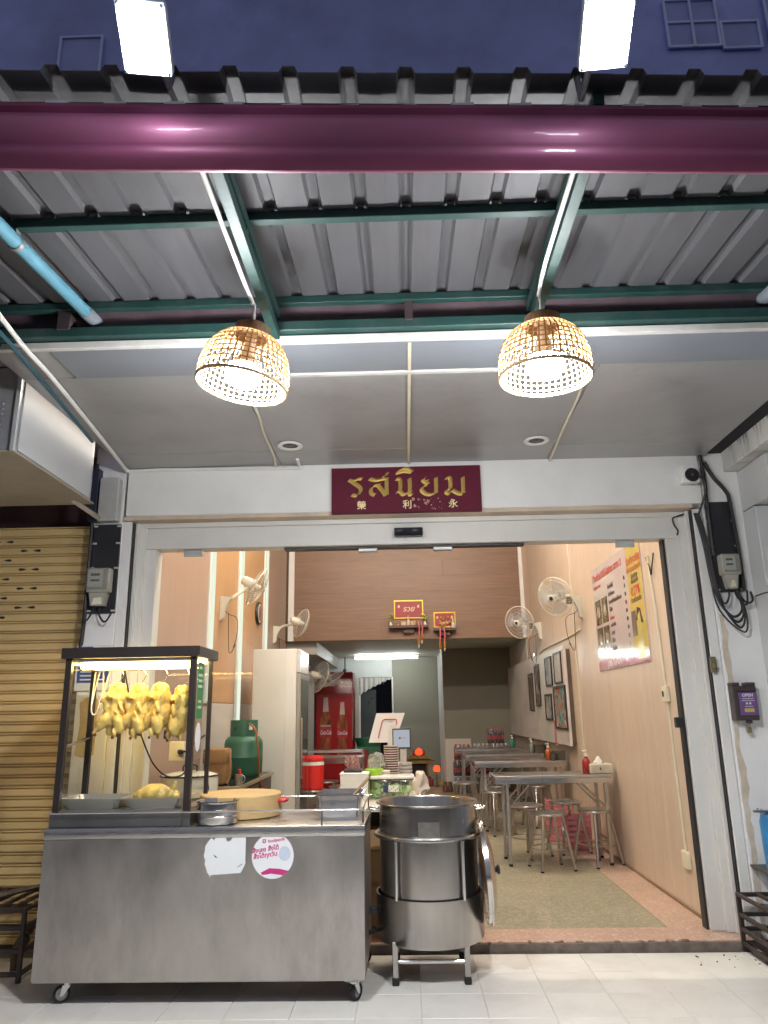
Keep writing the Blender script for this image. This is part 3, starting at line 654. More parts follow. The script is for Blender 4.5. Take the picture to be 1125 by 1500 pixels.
lx = [-.354, -.215, -.033, .136, .300]; LW_ = [.098, .128, .112, .115, .130]
for i, L_ in enumerate(GL):
    b = B()
    for s_ in L_: nib(b, s_, lx[i], 2.758, LW_[i], .122, 4.8145, .0225)
    part('gold_letter', b, GOLD, t, sharp=15)
CHG = mat('pale_gold', (.75, .62, .32), .45, .3, .1)
for ch, x in (('\u69ae', -.268), ('\u5229', .040), ('\u6c38', .348)):
    part('small_character', text_bm(ch, .064, (x, 4.8135, 2.690), FRONT, ext=.001, bold=.0008), CHG, t)
b = B(); rr = random.Random(11)
for i in range(26):
    x = rr.uniform(.07, .28); z = rr.uniform(2.655, 2.735); s_ = rr.uniform(.002, .009) * (1.5 if i < 5 else .8)
    b.prism([(x + s_ * math.cos(a) * rr.uniform(.5, 1.2), 4.8148, z + s_ * math.sin(a) * rr.uniform(.6, 1.5)) for a in [2 * PI * j / 6 for j in range(6)]], (0, -.0012, 0))
part('flaked_paint', b, mat('flake', (.48, .26, .22), .7, 0, .35, 40), t, kind='stuff')
solo('door_sensor', B().bx(-.054, .142, 4.935, 4.99, 2.508, 2.566, .006, 2).bx(-.045, .133, 4.930, 4.936, 2.515, 2.535), mat('sensor_black', (.008, .008, .014), .15, 0, .1), 'black door sensor bar on the door head under the maroon sign', 'sensor')
t = thing('security_camera', 'white square security camera on the head beam at the right', 'camera', (1.92, 4.83, 2.80))
part('housing', B().bx(1.865, 1.985, 4.755, 4.825, 2.785, 2.905, .012, 2), WHITEPL, t)
part('bracket', B().bx(1.875, 1.94, 4.82, 4.85, 2.80, 2.90, .004), WHITEPL, t)
part('lens_ring', B().lathe([(.046, 0), (.048, .006), (.042, .012), (.030, .010), (.0, .004)], (1.932, 4.755, 2.835), 24, FRONT), mat('lens_black', (.015, .015, .018), .2), t)
part('lens', B().ell((1.932, 4.7465, 2.835), .011, sub=2), mat('lens_glass', (.12, .05, .05), .1), t)
# electricity meters
CAB = mat('cable_black', (.018, .018, .02), .5, 0, .2)
BOARD = mat('bakelite_board', (.016, .017, .022), .5, 0, .3, 8, dirt=.35, dcol=(.07, .07, .075), dscale=5, dstretch=(2, 1, .6))
METB = mat('meter_grey', (.36, .35, .30), .45, 0, .1, 6)
def meter(x0, x1, z0, z1, mx, mz, mw, mh, label, lean):
    t = thing('electricity_meter', label, 'electricity meter', ((x0 + x1) / 2, 4.86, z0))
    part('backing_board', B().bx(x0, x1, 4.850, 4.868, z0, z1, .003), BOARD, t)
    b = B()
    for z in (z0 + .015, z0 + (z1 - z0) * .5, z0 + (z1 - z0) * .78, z1 - .015):
        for x in (x0 + .012, x1 - .012): b.bx(x - .014, x + .014, 4.8455, 4.8495, z - .006, z + .006, .001)
    part('cable_clip', b, mat('clip_white', (.62, .62, .6), .4, .3), t, kind='stuff')
    part('meter_body', B().bx(mx, mx + mw, 4.775, 4.8495, mz, mz + mh, .016, 2), METB, t)
    part('meter_face', B().bx(mx + .012, mx + mw * .72, 4.7735, 4.7748, mz + mh * .22, mz + mh * .92, .001), mat('meter_dial', (.62, .63, .60), .4, 0, .05), t)
    part('dial_window', B().bx(mx + .03, mx + mw * .58, 4.7715, 4.7733, mz + mh * .66, mz + mh * .76).bx(mx + .03, mx + mw * .58, 4.7715, 4.7733, mz + mh * .44, mz + mh * .52), BLACK, t)
    part('glass_cover', B().bx(mx + .006, mx + mw - .006, 4.757, 4.7705, mz + mh * .12, mz + mh - .006, .012, 2), glass_mat('meter_glass', (.9, .9, .88), body=.12, bcol=(.5, .5, .48)), t)
    part('terminal_cover', B().prism([(mx + .02, 4.79, mz + .002), (mx + mw - .02, 4.79, mz + .002), (mx + mw - .035, 4.79, mz - .085), (mx + .035, 4.79, mz - .085)], (0, .058, 0)), METB, t)
    part('seal_tag', B().prism([(mx + .055, 4.787, mz - .035), (mx + mw - .05, 4.787, mz - .03), (mx + mw - .045, 4.787, mz - .075), (mx + .045, 4.787, mz - .078)], (0, .0025, 0)), mat('tag_white', (.70, .66, .52), .5), t)
    for (dx, dz) in ((.045, .075), (.09, .085)):
        part('meter_tail', B().tube(smooth_path([(mx + dx, 4.83, mz - .08), (mx + dx - .005, 4.815, mz - .08 - dz * .6), (mx + dx + (.03 if dx > .06 else -.03), 4.81, mz - .10 - dz), (mx + dx + (.055 if dx > .06 else -.055), 4.81, mz - .095 - dz), (mx + dx + (.075 if dx > .06 else -.065), 4.835, z0 + .004)]), .0065, 6), CAB, t)
    return t
meter(-2.092, -1.908, 2.008, 2.612, -2.085, 2.135, .155, .165, 'grey electricity meter on a black board on the left pillar', 0)
meter(2.03, 2.212, 2.065, 2.672, 2.055, 2.165, .125, .14, 'grey electricity meter on a black board on the right pillar beside loops of cable', 0)
# riser cables and loops on the right pillar
for i, (pts, r) in enumerate([([(2.035, 4.845, 3.03), (2.045, 4.84, 2.8), (2.04, 4.838, 2.67), (2.038, 4.838, 2.3)], .013),
        ([(2.06, 4.845, 2.95), (2.10, 4.83, 2.84), (2.17, 4.83, 2.74), (2.19, 4.835, 2.66), (2.205, 4.838, 2.3), (2.205, 4.84, 2.07)], .013)]):
    cable('riser_cable', pts, r, CAB, ['black riser cable going straight up beside the right meter board', 'black riser cable slanting over the top right of the right meter board'][i])
for i, (a, d, w) in enumerate(((0, 0, 0), (.012, .035, .02), (.022, .07, .035), (-.008, .10, .055))):
    cable('looped_cable', [(1.965 + a, 4.865, 2.60), (1.985 + a, 4.835, 2.40), (2.00 + a, 4.825, 2.15), (2.03 + a, 4.815, 1.99 - d * .5), (2.10 + w, 4.81, 1.90 - d), (2.165 + w * .4, 4.815, 1.95 - d * .4), (2.15 + w * .2, 4.83, 2.08)], .0085 - i * .001, CAB,
          ('innermost', 'second', 'third', 'outermost and lowest')[i] + ' of the black cables looping down beside the right meter board', 'cable', None, 6, 'cables looping beside the right meter')
cable('looped_cable', [(2.16, 4.84, 2.05), (2.20, 4.82, 1.99), (2.235, 4.81, 2.0), (2.24, 4.83, 2.06)], .007, CAB, 'short cable loop under the lower right corner of the right meter board', 'cable')
cable('looped_cable', [(1.985, 4.80, 2.84), (2.02, 4.79, 2.81), (2.025, 4.81, 2.72), (1.985, 4.845, 2.60), (1.97, 4.86, 2.52)], .007, CAB, 'black lead drooping from the security camera', 'cable')
cable('wire_tuft', [(1.93, 4.955, 2.62), (1.87, 4.94, 2.60), (1.84, 4.94, 2.585), (1.845, 4.94, 2.54), (1.865, 4.94, 2.50), (1.855, 4.94, 2.47)], .006, CAB, 'tangle of cut black wire hanging at the door head corner', 'wire')
cable('riser_cable', [(-2.115, 4.86, 3.05), (-2.11, 4.855, 2.60), (-2.108, 4.855, 2.0), (-2.12, 4.86, 1.75)], .014, CAB, 'black riser cable down the left edge of the left pillar')
solo('cable_duct', B().bx(-2.06, -1.925, 4.80, 4.868, 2.625, 2.93, .006), mat('duct_grey', (.50, .50, .48), .5, .2, .08, dirt=.4, dcol=(.15, .12, .09), dscale=6), 'stained grey duct cover on the left pillar above the meter board', 'duct')
solo('cable_duct', B().bx(-2.125, -2.07, 4.80, 4.868, 2.63, 3.0, .003), mat('navy_duct', (.02, .025, .05), .5), 'dark navy duct on the left pillar behind the grey box', 'duct')
t = thing('old_switch', 'small brown old wall switch on the right pillar', 'switch', (1.965, 4.87, 1.57))
part('backplate', B().bx(1.935, 1.975, 4.855, 4.869, 1.555, 1.655, .004), mat('brass_old', (.22, .19, .11), .5, .4, .2, 20), t)
part('lever', B().bx(1.945, 1.968, 4.835, 4.8548, 1.58, 1.615, .004), mat('brass_old'), t)
PURP = mat('purple_print', (.16, .085, .24), .45, 0, .06)
t = thing('letter_box', 'dark brown wall box with a purple OPEN panel and a padlock on the right pillar', 'box', (2.10, 4.85, 1.255))
part('case', B().bx(2.028, 2.172, 4.80, 4.869, 1.262, 1.47, .004).bx(2.028, 2.075, 4.80, 4.869, 1.47, 1.49, .003).bx(2.115, 2.172, 4.80, 4.869, 1.47, 1.49, .003), mat('brown_box', (.055, .042, .042), .5, 0, .15), t)
part('front_panel', B().bx(2.058, 2.166, 4.794, 4.7998, 1.292, 1.432, .002), PURP, t)
part('canopy', B().prism([(2.05, 4.786, 1.436), (2.172, 4.786, 1.436), (2.135, 4.786, 1.452), (2.09, 4.786, 1.452)], (0, .014, 0)), mat('brown_box'), t)
WHT = mat('print_white', (.72, .72, .74), .6)
b = text_bm('OPEN', .026, (2.112, 4.7932, 1.412), FRONT, bold=.0006)
for (z, w) in ((1.392, .07), (1.380, .08), (1.3455, .05)): b.bx(2.112 - w / 2, 2.112 + w / 2, 4.7932, 4.7938, z - .0015, z + .0015)
for x in (2.102, 2.122): b.bx(x - .006, x + .006, 4.7932, 4.7938, 1.358, 1.369)
part('print', b, WHT, t)
part('yellow_label', B().bx(2.083, 2.142, 4.7925, 4.7938, 1.312, 1.334, .001), mat('label_yellow', (.50, .40, .12), .6), t)
pd = part('padlock', B().bx(2.09, 2.122, 4.815, 4.835, 1.188, 1.222, .004), mat('brass', (.45, .37, .20), .35, .8, .1), t)
part('shackle', B().tube(smooth_path([(2.097, 4.825, 1.22), (2.097, 4.825, 1.25), (2.106, 4.825, 1.262), (2.115, 4.825, 1.25), (2.115, 4.825, 1.22)], 4), .003, 6), CHROME, pd)
part('hasp', B().bx(2.095, 2.125, 4.80, 4.83, 1.245, 1.262, .002), mat('brown_box'), t)
t = thing('blue_dispenser', 'blue plastic dispenser with a dark lever at the right edge by the column', 'dispenser', (2.06, 4.6, .5))
part('body', B().lathe([(0, .0), (.05, .004), (.056, .03), (.060, .26), (.050, .30), (.022, .312), (0, .314)], (2.085, 4.66, .44), 18), mat('blue_plastic', (.035, .19, .42), .35), t)
part('lever', B().bx(1.99, 2.11, 4.63, 4.66, .755, .766, .003), mat('lever_grey', (.10, .11, .12), .5), t)
part('shelf', B().bx(2.02, 2.20, 4.58, 4.868, .428, .4395, .003), mat('dark_shelf', (.06, .06, .06), .6), t)
# racks of angle iron
IRON = mat('angle_iron', (.045, .035, .032), .55, .3, .25, 12, dirt=.4, dcol=(.12, .07, .05), dscale=9, bump=.15)
def rack(x0, x1, y0, y1, h, label, rails, name='iron_rack'):
    t = thing(name, label, 'rack', ((x0 + x1) / 2, (y0 + y1) / 2, 0)); w = .022
    for x in (x0, x1 - w):
        for y in (y0, y1 - w): part('post', B().bx(x, x + w, y, y + w, 0, h - w, .002), IRON, t)
    for z in rails:
        for x in (x0, x1 - w): part('side_rail', B().bx(x + .002, x + w - .002, y0 + w, y1 - w, z, z + w, .002), IRON, t)
        for y in (y0, y1 - w): part('end_rail', B().bx(x0 + w, x1 - w, y + .002, y + w - .002, z, z + w, .002), IRON, t)
    part('top_frame', B().bx(x0, x1, y0, y0 + w, h - w, h, .002).bx(x0, x1, y1 - w, y1, h - w, h, .002), IRON, t)
    n = max(3, int((x1 - x0) / .075))
    for i in range(n):
        x = x0 + (x1 - x0 - w) * i / (n - 1); part('top_bar', B().bx(x, x + w, y0 + w, y1 - w, h - .018, h - .001, .002), IRON, t)
    return t
rr_ = rack(1.885, 2.24, 3.85, 4.80, .305, 'dark angle iron rack of black bars lying at the right by the column', (.03, .105, .18))
part('green_bottle', B().lathe([(0, 0), (.032, .002), (.034, .10), (.016, .14), (.012, .17), (0, .172)], (2.02, 4.55, .06), 14).lathe([(0, 0), (.032, .002), (.034, .10), (.016, .14), (.012, .17), (0, .172)], (2.07, 4.40, .06), 14), mat('dark_green_glass', (.02, .06, .05), .15), rr_)
part('shelf_plate', B().bx(1.91, 2.215, 3.88, 4.775, .053, .06), IRON, rr_)
lr = rack(-2.52, -2.065, 4.35, 4.86, .36, 'dark angle iron rack behind the left end of the cart', (.03, .14, .25))
part('sloping_rail', B().tube([(-2.50, 4.40, .372), (-2.05, 4.86, .40)], .012, 4).tube([(-2.42, 4.37, .372), (-2.02, 4.80, .42)], .012, 4), IRON, lr)
part('valve', B().tube(smooth_path([(-2.10, 4.5, .22), (-2.14, 4.52, .19), (-2.17, 4.5, .12), (-2.17, 4.5, .02)]), .022, 8).ell((-2.13, 4.5, .17), .03, sub=2), mat('rusty_valve', (.12, .08, .05), .7, .3, .3, 20), lr)
# roller shutter
SLAT = mat('shutter_slat', (.76, .55, .25), .5, .15, .07, 3, (.5, 4, 4), dirt=.3, dcol=(.38, .29, .18), dscale=2.5, dstretch=(.4, 3, 3), rnd=.05)  # slat colour raised and yellowed to carry warm light falling on it
t = thing('roller_shutter', 'closed tan roller shutter of the neighbouring shop with black leaf shaped vents', 'shutter', (-3.0, 5.0, 0))
SH = .066; src = None
def slat_bm(z):
    b = B(); pr = [(0, .020), (.003, .004), (.012, .0), (.050, .0), (.0535, .020), (.0595, .020), (.062, .004), (.070, .004), (.0725, .020), (.0755, .020)]
    A = [b.bm.verts.new((-4.2, 5.0 + y, z + q * .874)) for q, y in pr]; C = [b.bm.verts.new((-2.14, 5.0 + y, z + q * .874)) for q, y in pr]
    for i in range(len(pr) - 1): b.bm.faces.new((A[i], A[i + 1], C[i + 1], C[i]))
    return b
vsrc = None
for i in range(40):
    z = .004 + i * SH
    if src is None: src = part('slat', slat_bm(z), SLAT, t, sharp=15); s_ = src
    else: s_ = piece('slat', src, t, (0, 0, i * SH))
    if 30 <= i <= 38:
        x0 = -2.59 if i % 2 == 1 else -2.79
        for xc in (x0, x0 - .42, x0 - .84):
            for sx in (-1, 1):
                pts = [(.014, 0), (.04, .007), (.062, .009), (.074, 0), (.062, -.009), (.04, -.007)]
                part('vent', B().prism([(xc + sx * px, 4.9996, .031 + pz) for px, pz in pts], (0, -.0016, 0)), BLACK, s_)
part('guide_rail', B().bx(-2.139, -2.128, 4.94, 5.06, 0, 2.66, .002), mat('guide_brown', (.07, .04, .035), .5), t)
part('bottom_bar', B().bx(-4.2, -2.14, 4.99, 5.02, 0, .004), IRON, t)
# grey box over the neighbour's door
t = thing('grey_box', 'large grey metal sign box with a white side panel and louvres at the upper left', 'box', (-2.4, 4.0, 2.7))
BXG = mat('box_grey', (.33, .34, .36), .4, .2, .12, 3, dirt=.3, dcol=(.06, .06, .06))
part('body', B().bx(-3.1, -2.008, 3.58, 4.56, 2.694, 3.16, .004), BXG, t)
part('side_panel', B().bx(-2.008, -2.0, 3.62, 4.52, 2.702, 3.145, .002), mat('box_white', (.50, .51, .52), .55, 0, .05, 2, dirt=.5, dcol=(.40, .38, .34), dscale=2), t)
part('bottom_plate', B().bx(-3.1, -2.0, 3.575, 4.6, 2.684, 2.6938, .002), mat('box_bottom', (.40, .35, .28), .6, 0, .1, 3, dirt=.3), t)
part('corner_profile', B().bx(-2.02, -1.996, 3.565, 3.58, 2.686, 3.16, .002), mat('clamp_grey'), t)
for i in range(6): part('louvre', B().box((-2.16, 3.572, 2.80 + i * .030), (.16, .014, .007), Matrix.Rotation(R(25), 3, 'X'), .001), mat('louvre_grey', (.25, .26, .28), .4, .3), t)
part('wall_arm', B().tube([(-2.1, 4.5, 2.69), (-2.04, 4.865, 2.64)], .02, 4), mat('box_bottom'), t)
# small blue notice behind the display cabinet
t = thing('notice_plate', 'small blue and white notice plate on the left pillar behind the display cabinet', 'notice', (-2.01, 4.86, 1.52))
part('plate', B().bx(-2.135, -1.90, 4.850, 4.8695, 1.51, 1.80, .002), mat('notice_white', (.66, .66, .66), .5), t)
part('blue_print', B().bx(-2.12, -1.915, 4.848, 4.8498, 1.56, 1.66, .0005).bx(-2.12, -2.03, 4.848, 4.8498, 1.75, 1.79, .0005), mat('print_blue', (.035, .07, .27), .5), t)
b = B()
for (x0, x1, z) in ((-2.10, -1.94, 1.63), (-2.10, -1.97, 1.605), (-2.10, -1.95, 1.58), (-2.015, -1.93, 1.775)): b.bx(x0, x1, 4.8468, 4.8478, z - .004, z + .004)
part('print_lines', b, WHT, t)
solo('torn_card', B().prism([(-2.10 + dx, 4.8695, 1.10 + dz) for dx, dz in ((0, .02), (.06, 0), (.12, .015), (.125, .2), (.12, .36), (.05, .37), (.01, .34), (.02, .2))], (0, -.004, 0)), mat('old_card', (.52, .40, .22), .9, 0, .2, 8), 'torn brown card stuck low on the left pillar behind the cabinet glass', 'card')

# ================================================================== CART
t = thing('food_cart', 'long stainless steel food cart with a counter top, guard rail and castors', 'cart', (-1.04, 4.38, 0))
CX0, CX1, CY0, CY1, CZ = -1.858, -.222, 4.02, 4.70, .80
part('front_panel', B().bx(CX0 + .004, CX1 - .004, CY0 + .004, CY0 + .012, .108, .748, .002), STEELV, t)
part('side_panel', B().bx(CX1 - .012, CX1 - .004, CY0 + .012, CY1 - .004, .108, .748, .001), STEELV, t)
part('side_panel', B().bx(CX0 + .004, CX0 + .012, CY0 + .012, CY1 - .004, .108, .748, .001), STEELV, t)
part('rear_panel', B().bx(CX0 + .012, CX1 - .012, CY1 - .012, CY1 - .004, .108, .748), STEELV, t)
part('bottom_panel', B().bx(CX0 + .006, CX1 - .006, CY0 + .014, CY1 - .006, .100, .1075, .001), STEELV, t)
part('counter_top', B().bx(CX0, CX1, CY0, CY1, .749, CZ, .005, 2), STEEL, t)
rail = smooth_path([(CX0 + .01, CY0 + .01, .872), (-1.0, CY0 + .01, .872), (CX1 - .035, CY0 + .01, .872), (CX1 - .012, CY0 + .03, .872), (CX1 - .012, CY0 + .3, .872), (CX1 - .012, CY1 - .03, .872), (CX1 - .04, CY1 - .01, .872), (-.8, CY1 - .01, .872)], 5)
part('guard_rail', B().tube(rail, .0045, 8), CHROME, t)
for (x, y) in ((-.44, CY0 + .01), (-1.155, CY0 + .01), (CX1 - .012, CY0 + .05), (CX1 - .012, CY1 - .05), (-.75, CY1 - .01)): part('rail_post', B().cyl((x, y, CZ), (x, y, .870), .0045, n=8), CHROME, t)
def caster(x, y, a):
    c = part('caster', B().bx(x - .04, x + .04, y - .035, y + .035, .094, .0998, .002).cyl((x, y, .094), (x, y, .080), .018, n=12), CHROME, t)
    d = Vector((math.cos(a), math.sin(a), 0)); s_ = Vector((-d.y, d.x, 0)); wc = Vector((x, y, .040)) + d * .022; rot = Vector((0, 0, 1)).rotation_difference(s_).to_matrix()
    part('tyre', B().lathe([(.028, -.011), (.037, -.011), (.040, -.005), (.040, .005), (.037, .011), (.028, .011)], wc, 24, rot, True), RUBBER, c)
    part('rim', B().lathe([(0, -.008), (.010, -.013), (.012, -.006), (.0275, -.007), (.0275, .007), (.012, .006), (.010, .013), (0, .008)], wc, 20, rot), mat('rim_grey', (.35, .35, .34), .4, .6), c)
    for e in (-1, 1):
        q = s_ * e * .015; f = B(); f.prism([Vector((x, y, .080)) + q - d * .018, Vector((x, y, .080)) + q + d * .02, wc + q + Vector((0, 0, -.006)) + d * .008, wc + q + Vector((0, 0, -.006)) - d * .008], s_ * e * .003); part('fork', f, CHROME, c)
caster(-1.70, 4.09, R(200)); caster(-.285, 4.07, R(60)); caster(-1.70, 4.62, R(150)); caster(-.285, 4.62, R(20))
# stickers
b = B(); out = [(-.205, .125), (-.175, .165), (-.16, .15), (-.145, .19), (-.12, .165), (-.105, .172), (-.095, .145), (-.075, .15), (-.062, .175), (-.05, .2), (-.01, .172), (0, .165), (0, .06), (.003, .045), (-.01, .02), (-.022, 0), (-.17, -.008), (-.175, -.018), (-.182, -.005), (-.19, .005), (-.198, .03), (-.205, .042), (-.2, .058), (-.212, .08), (-.205, .10)]
s0 = thing('torn_sticker', 'torn blank white sticker on the front of the steel cart', 'sticker', (-.92, 4.02, .58))
part('paper', B().prism([(-.823 + x, 4.0238, .585 + z) for x, z in out], (0, -.0008, 0)), mat('sticker_white', (.74, .76, .78), .5, 0, .03), s0)
part('tear', B().prism([(-.985, 4.0229, .672), (-.972, 4.0229, .664), (-.962, 4.0229, .655), (-.976, 4.0229, .658)], (0, -.0004, 0)).prism([(-.862, 4.0229, .612), (-.838, 4.0229, .628), (-.836, 4.0229, .626), (-.860, 4.0229, .610)], (0, -.0004, 0)), mat('tear_dark', (.06, .10, .12), .5), s0)
s1 = thing('round_sticker', 'round white sticker with pink lettering on the front of the steel cart', 'sticker', (-.685, 4.02, .555))
part('disc', B().prism([(-.685 + .105 * math.cos(2 * PI * i / 48), 4.0238, .661 + .105 * math.sin(2 * PI * i / 48)) for i in range(48)], (0, -.0008, 0)), mat('sticker_white'), s1)
PK = mat('print_pink', (.55, .03, .20), .5); rot = Matrix.Rotation(R(0), 3, 'Z')
tilt = FRONT @ Matrix.Rotation(R(8), 3, 'Z')
b = text_bm('foodpanda', .020, (-.668, 4.0226, .735), tilt, bold=.0003)
b.bx(-.738, -.733, 4.0225, 4.0229, .723, .737).bx(-.726, -.721, 4.0225, 4.0229, .725, .739).bx(-.738, -.721, 4.0225, 4.0229, .735, .739).bx(-.738, -.721, 4.0225, 4.0229, .722, .726)
text_bm('สั่งเลย สั่งได้', .028, (-.722, 4.0226, .692), tilt, b=b, bold=.0006); text_bm('สั่งได้ทุกวัน', .028, (-.722, 4.0226, .664), tilt, b=b, bold=.0006)
part('print', b, PK, s1)
part('pink_band', B().prism([(-.745, 4.0229, .585), (-.70, 4.0229, .605), (-.65, 4.0229, .602), (-.605, 4.0229, .592), (-.63, 4.0229, .572), (-.69, 4.0229, .580), (-.735, 4.0229, .574)], (0, -.0004, 0)), PK, s1)
part('grey_patch', B().prism([(-.625 + .030 * math.cos(2 * PI * i / 24), 4.0229, .672 + .034 * math.sin(2 * PI * i / 24)) for i in range(24)], (0, -.0004, 0)), mat('print_grey', (.52, .58, .68), .5), s1)

# display cabinet
DARK = mat('brown_anodised', (.050, .040, .038), .35, .5, .1, 4)
t = thing('display_cabinet', 'glass display cabinet with dark frame and warm light on the left of the cart', 'display cabinet', (-1.49, 4.24, .80))
X0, X1, Y0, Y1 = -1.842, -1.128, 4.055, 4.43
part('plinth', B().bx(X0 - .008, X1 + .008, Y0 - .006, Y1, .8005, .868, .003), mat('plinth_steel', (.25, .245, .24), .35, .9, .1), t)
part('floor_plate', B().bx(X0 + .01, X1 - .01, Y0 + .01, Y1 - .01, .868, .880), STEEL, t)
for (x0, x1, y0, y1) in ((X0, X0 + .034, Y0, Y0 + .034), (X1 - .034, X1, Y0, Y0 + .034), (X0, X0 + .03, Y1 - .03, Y1), (X1 - .022, X1, Y1 - .022, Y1)): part('post', B().bx(x0, x1, y0, y1, .868, 1.655, .002), DARK, t)
part('roof', B().bx(X0 - .02, X1 + .022, Y0 - .02, Y1 + .02, 1.655, 1.712, .003), DARK, t)
part('front_glass', B().bx(X0 + .034, X1 - .034, Y0 + .012, Y0 + .016, .882, 1.654), GLASS, t)
part('side_glass', B().bx(X1 - .016, X1 - .012, Y0 + .034, Y1 - .022, .882, 1.654), GLASS, t)
part('side_glass', B().bx(X0 + .012, X0 + .016, Y0 + .034, Y1 - .03, .882, 1.654), GLASS, t)
part('side_brace', B().tube([(X1 - .03, Y0 + .03, 1.18), (X1 - .03, Y1 - .02, 1.235)], .006, 6), DARK, t)
part('side_brace', B().tube([(X0 + .02, Y0 + .03, 1.19), (X0 + .02, Y1 - .02, 1.235)], .008, 6), CHROME, t)
part('hanging_rod', B().cyl((X0 + .02, 4.24, 1.605), (X1 - .02, 4.24, 1.605), .008, n=10), CHROME, t)
lt = part('light_fitting', B().bx(-1.79, -1.17, 4.095, 4.165, 1.638, 1.6545, .003), WHITEPL, t)
part('lit_tube', B().cyl((-1.78, 4.13, 1.618), (-1.18, 4.13, 1.618), .018, n=12), lamp_mat('warm_tube', (1.0, .68, .22), S_CASE), lt)
part('lit_strip', B().bx(-1.79, -1.16, 4.395, 4.41, 1.640, 1.6545, .002), lamp_mat('added_warm_strip', (1.0, .66, .20), S_CASE * 3.6), lt)  # second strip added at the rear to warm the pillar and shutter
g_ = part('green_label', B().bx(X1 + .0005, X1 + .0012, Y0 + .045, Y0 + .16, 1.33, 1.63), mat('label_green', (.03, .20, .07), .5), t)
b = B()
for (z, w) in ((1.60, .05), (1.56, .08), (1.53, .07), (1.50, .08), (1.42, .06), (1.39, .07)): b.bx(X1 + .0013, X1 + .002, Y0 + .10 - w / 2, Y0 + .10 + w / 2, z - .007, z + .007)
part('label_print', b, mat('label_lines', (.45, .55, .40), .6), t)
part('round_label', B().prism([(X1 + .0005, Y0 + .10 + .052 * math.cos(2 * PI * i / 24), 1.235 + .075 * math.sin(2 * PI * i / 24)) for i in range(24)], (.0008, 0, 0)), mat('sticker_white'), t)
cable('coiled_cord', [(-1.70, 4.33, 1.62), (-1.705, 4.28, 1.5), (-1.72, 4.25, 1.38), (-1.745, 4.25, 1.36), (-1.765, 4.26, 1.40), (-1.75, 4.28, 1.55), (-1.735, 4.3, 1.62), (-1.72, 4.29, 1.5), (-1.735, 4.26, 1.37), (-1.76, 4.25, 1.39), (-1.765, 4.28, 1.6)], .004, WHITEPL, 'coil of white lamp cord hanging inside the display cabinet', 'cord')
cable('power_cord', [(-1.66, 4.44, 1.62), (-1.64, 4.5, 1.46), (-1.62, 4.6, 1.31), (-1.60, 4.7, 1.18), (-1.57, 4.8, 1.06), (-1.50, 4.85, .985), (-1.41, 4.88, .99), (-1.385, 4.95, 1.07), (-1.42, 4.985, 1.12), (-1.46, 4.99, 1.125)], .005, CAB, 'black power cord sagging behind the cabinet to the wall socket', 'cord')
cable('power_cord', [(-1.46, 4.985, 1.118), (-1.40, 4.95, 1.12), (-1.355, 4.85, 1.06), (-1.34, 4.75, .95), (-1.335, 4.66, .84), (-1.335, 4.62, .801)], .006, CAB, 'black power cord dropping from the wall socket to the counter', 'cord')
t = thing('wall_socket', 'cream double wall socket with a black plug behind the cabinet', 'socket', (-1.50, 5.04, 1.07))
part('plate', B().bx(-1.545, -1.445, 5.012, 5.052, 1.065, 1.185, .006, 2), CREAM, t)
part('plug', B().bx(-1.478, -1.452, 4.975, 5.0115, 1.108, 1.135, .005), BLACK, t)
part('plug', B().bx(-1.58, -1.546, 4.99, 5.04, 1.20, 1.26, .008), BLACK, t)
# shallow steel trays with a chicken in the right one
def tray(x0, x1, y0, y1, z, h, label, group=None):
    b = B(); i_ = .028; v = [[(x0 + i_, y0 + i_), (x1 - i_, y0 + i_), (x1 - i_, y1 - i_), (x0 + i_, y1 - i_)], [(x0 + .008, y0 + .008), (x1 - .008, y0 + .008), (x1 - .008, y1 - .008), (x0 + .008, y1 - .008)], [(x0, y0), (x1, y0), (x1, y1), (x0, y1)]]
    zs = [z, z + h, z + h]; rows = [[b.bm.verts.new((x, y, zz)) for x, y in q] for q, zz in zip(v, zs)]
    rows.append([b.bm.verts.new((x, y, z + h - .006)) for x, y in v[2]]); fs = [b.bm.faces.new(rows[0])]
    for k in range(3):
        for j in range(4): b.bm.faces.new((rows[k][j], rows[k][(j + 1) % 4], rows[k + 1][(j + 1) % 4], rows[k + 1][j]))
    bmesh.ops.bevel(b.bm, geom=[e for e in b.bm.edges if abs(e.verts[0].co.z - e.verts[1].co.z) > .5 * h], offset=.02, segments=3, affect='EDGES')
    bmesh.ops.solidify(b.bm, geom=b.bm.faces[:], thickness=.0012)
    return solo('steel_tray', b, mat('tray_steel', (.68, .66, .61), .36, 1.0, .08, 5), label, 'tray', group)
tray(-1.835, -1.505, 4.10, 4.36, .8805, .052, 'empty shallow steel tray on the left of the cabinet floor')
tray(-1.50, -1.175, 4.10, 4.36, .8805, .052, 'shallow steel tray in the cabinet with a cooked chicken lying in it')
SKIN = mat('chicken_skin', (.62, .42, .13), .36, 0, .16, 16, col2=(.68, .50, .14), dirt=.35, dcol=(.50, .27, .06), dscale=16, bump=.4, bscale=110, sub=.12)
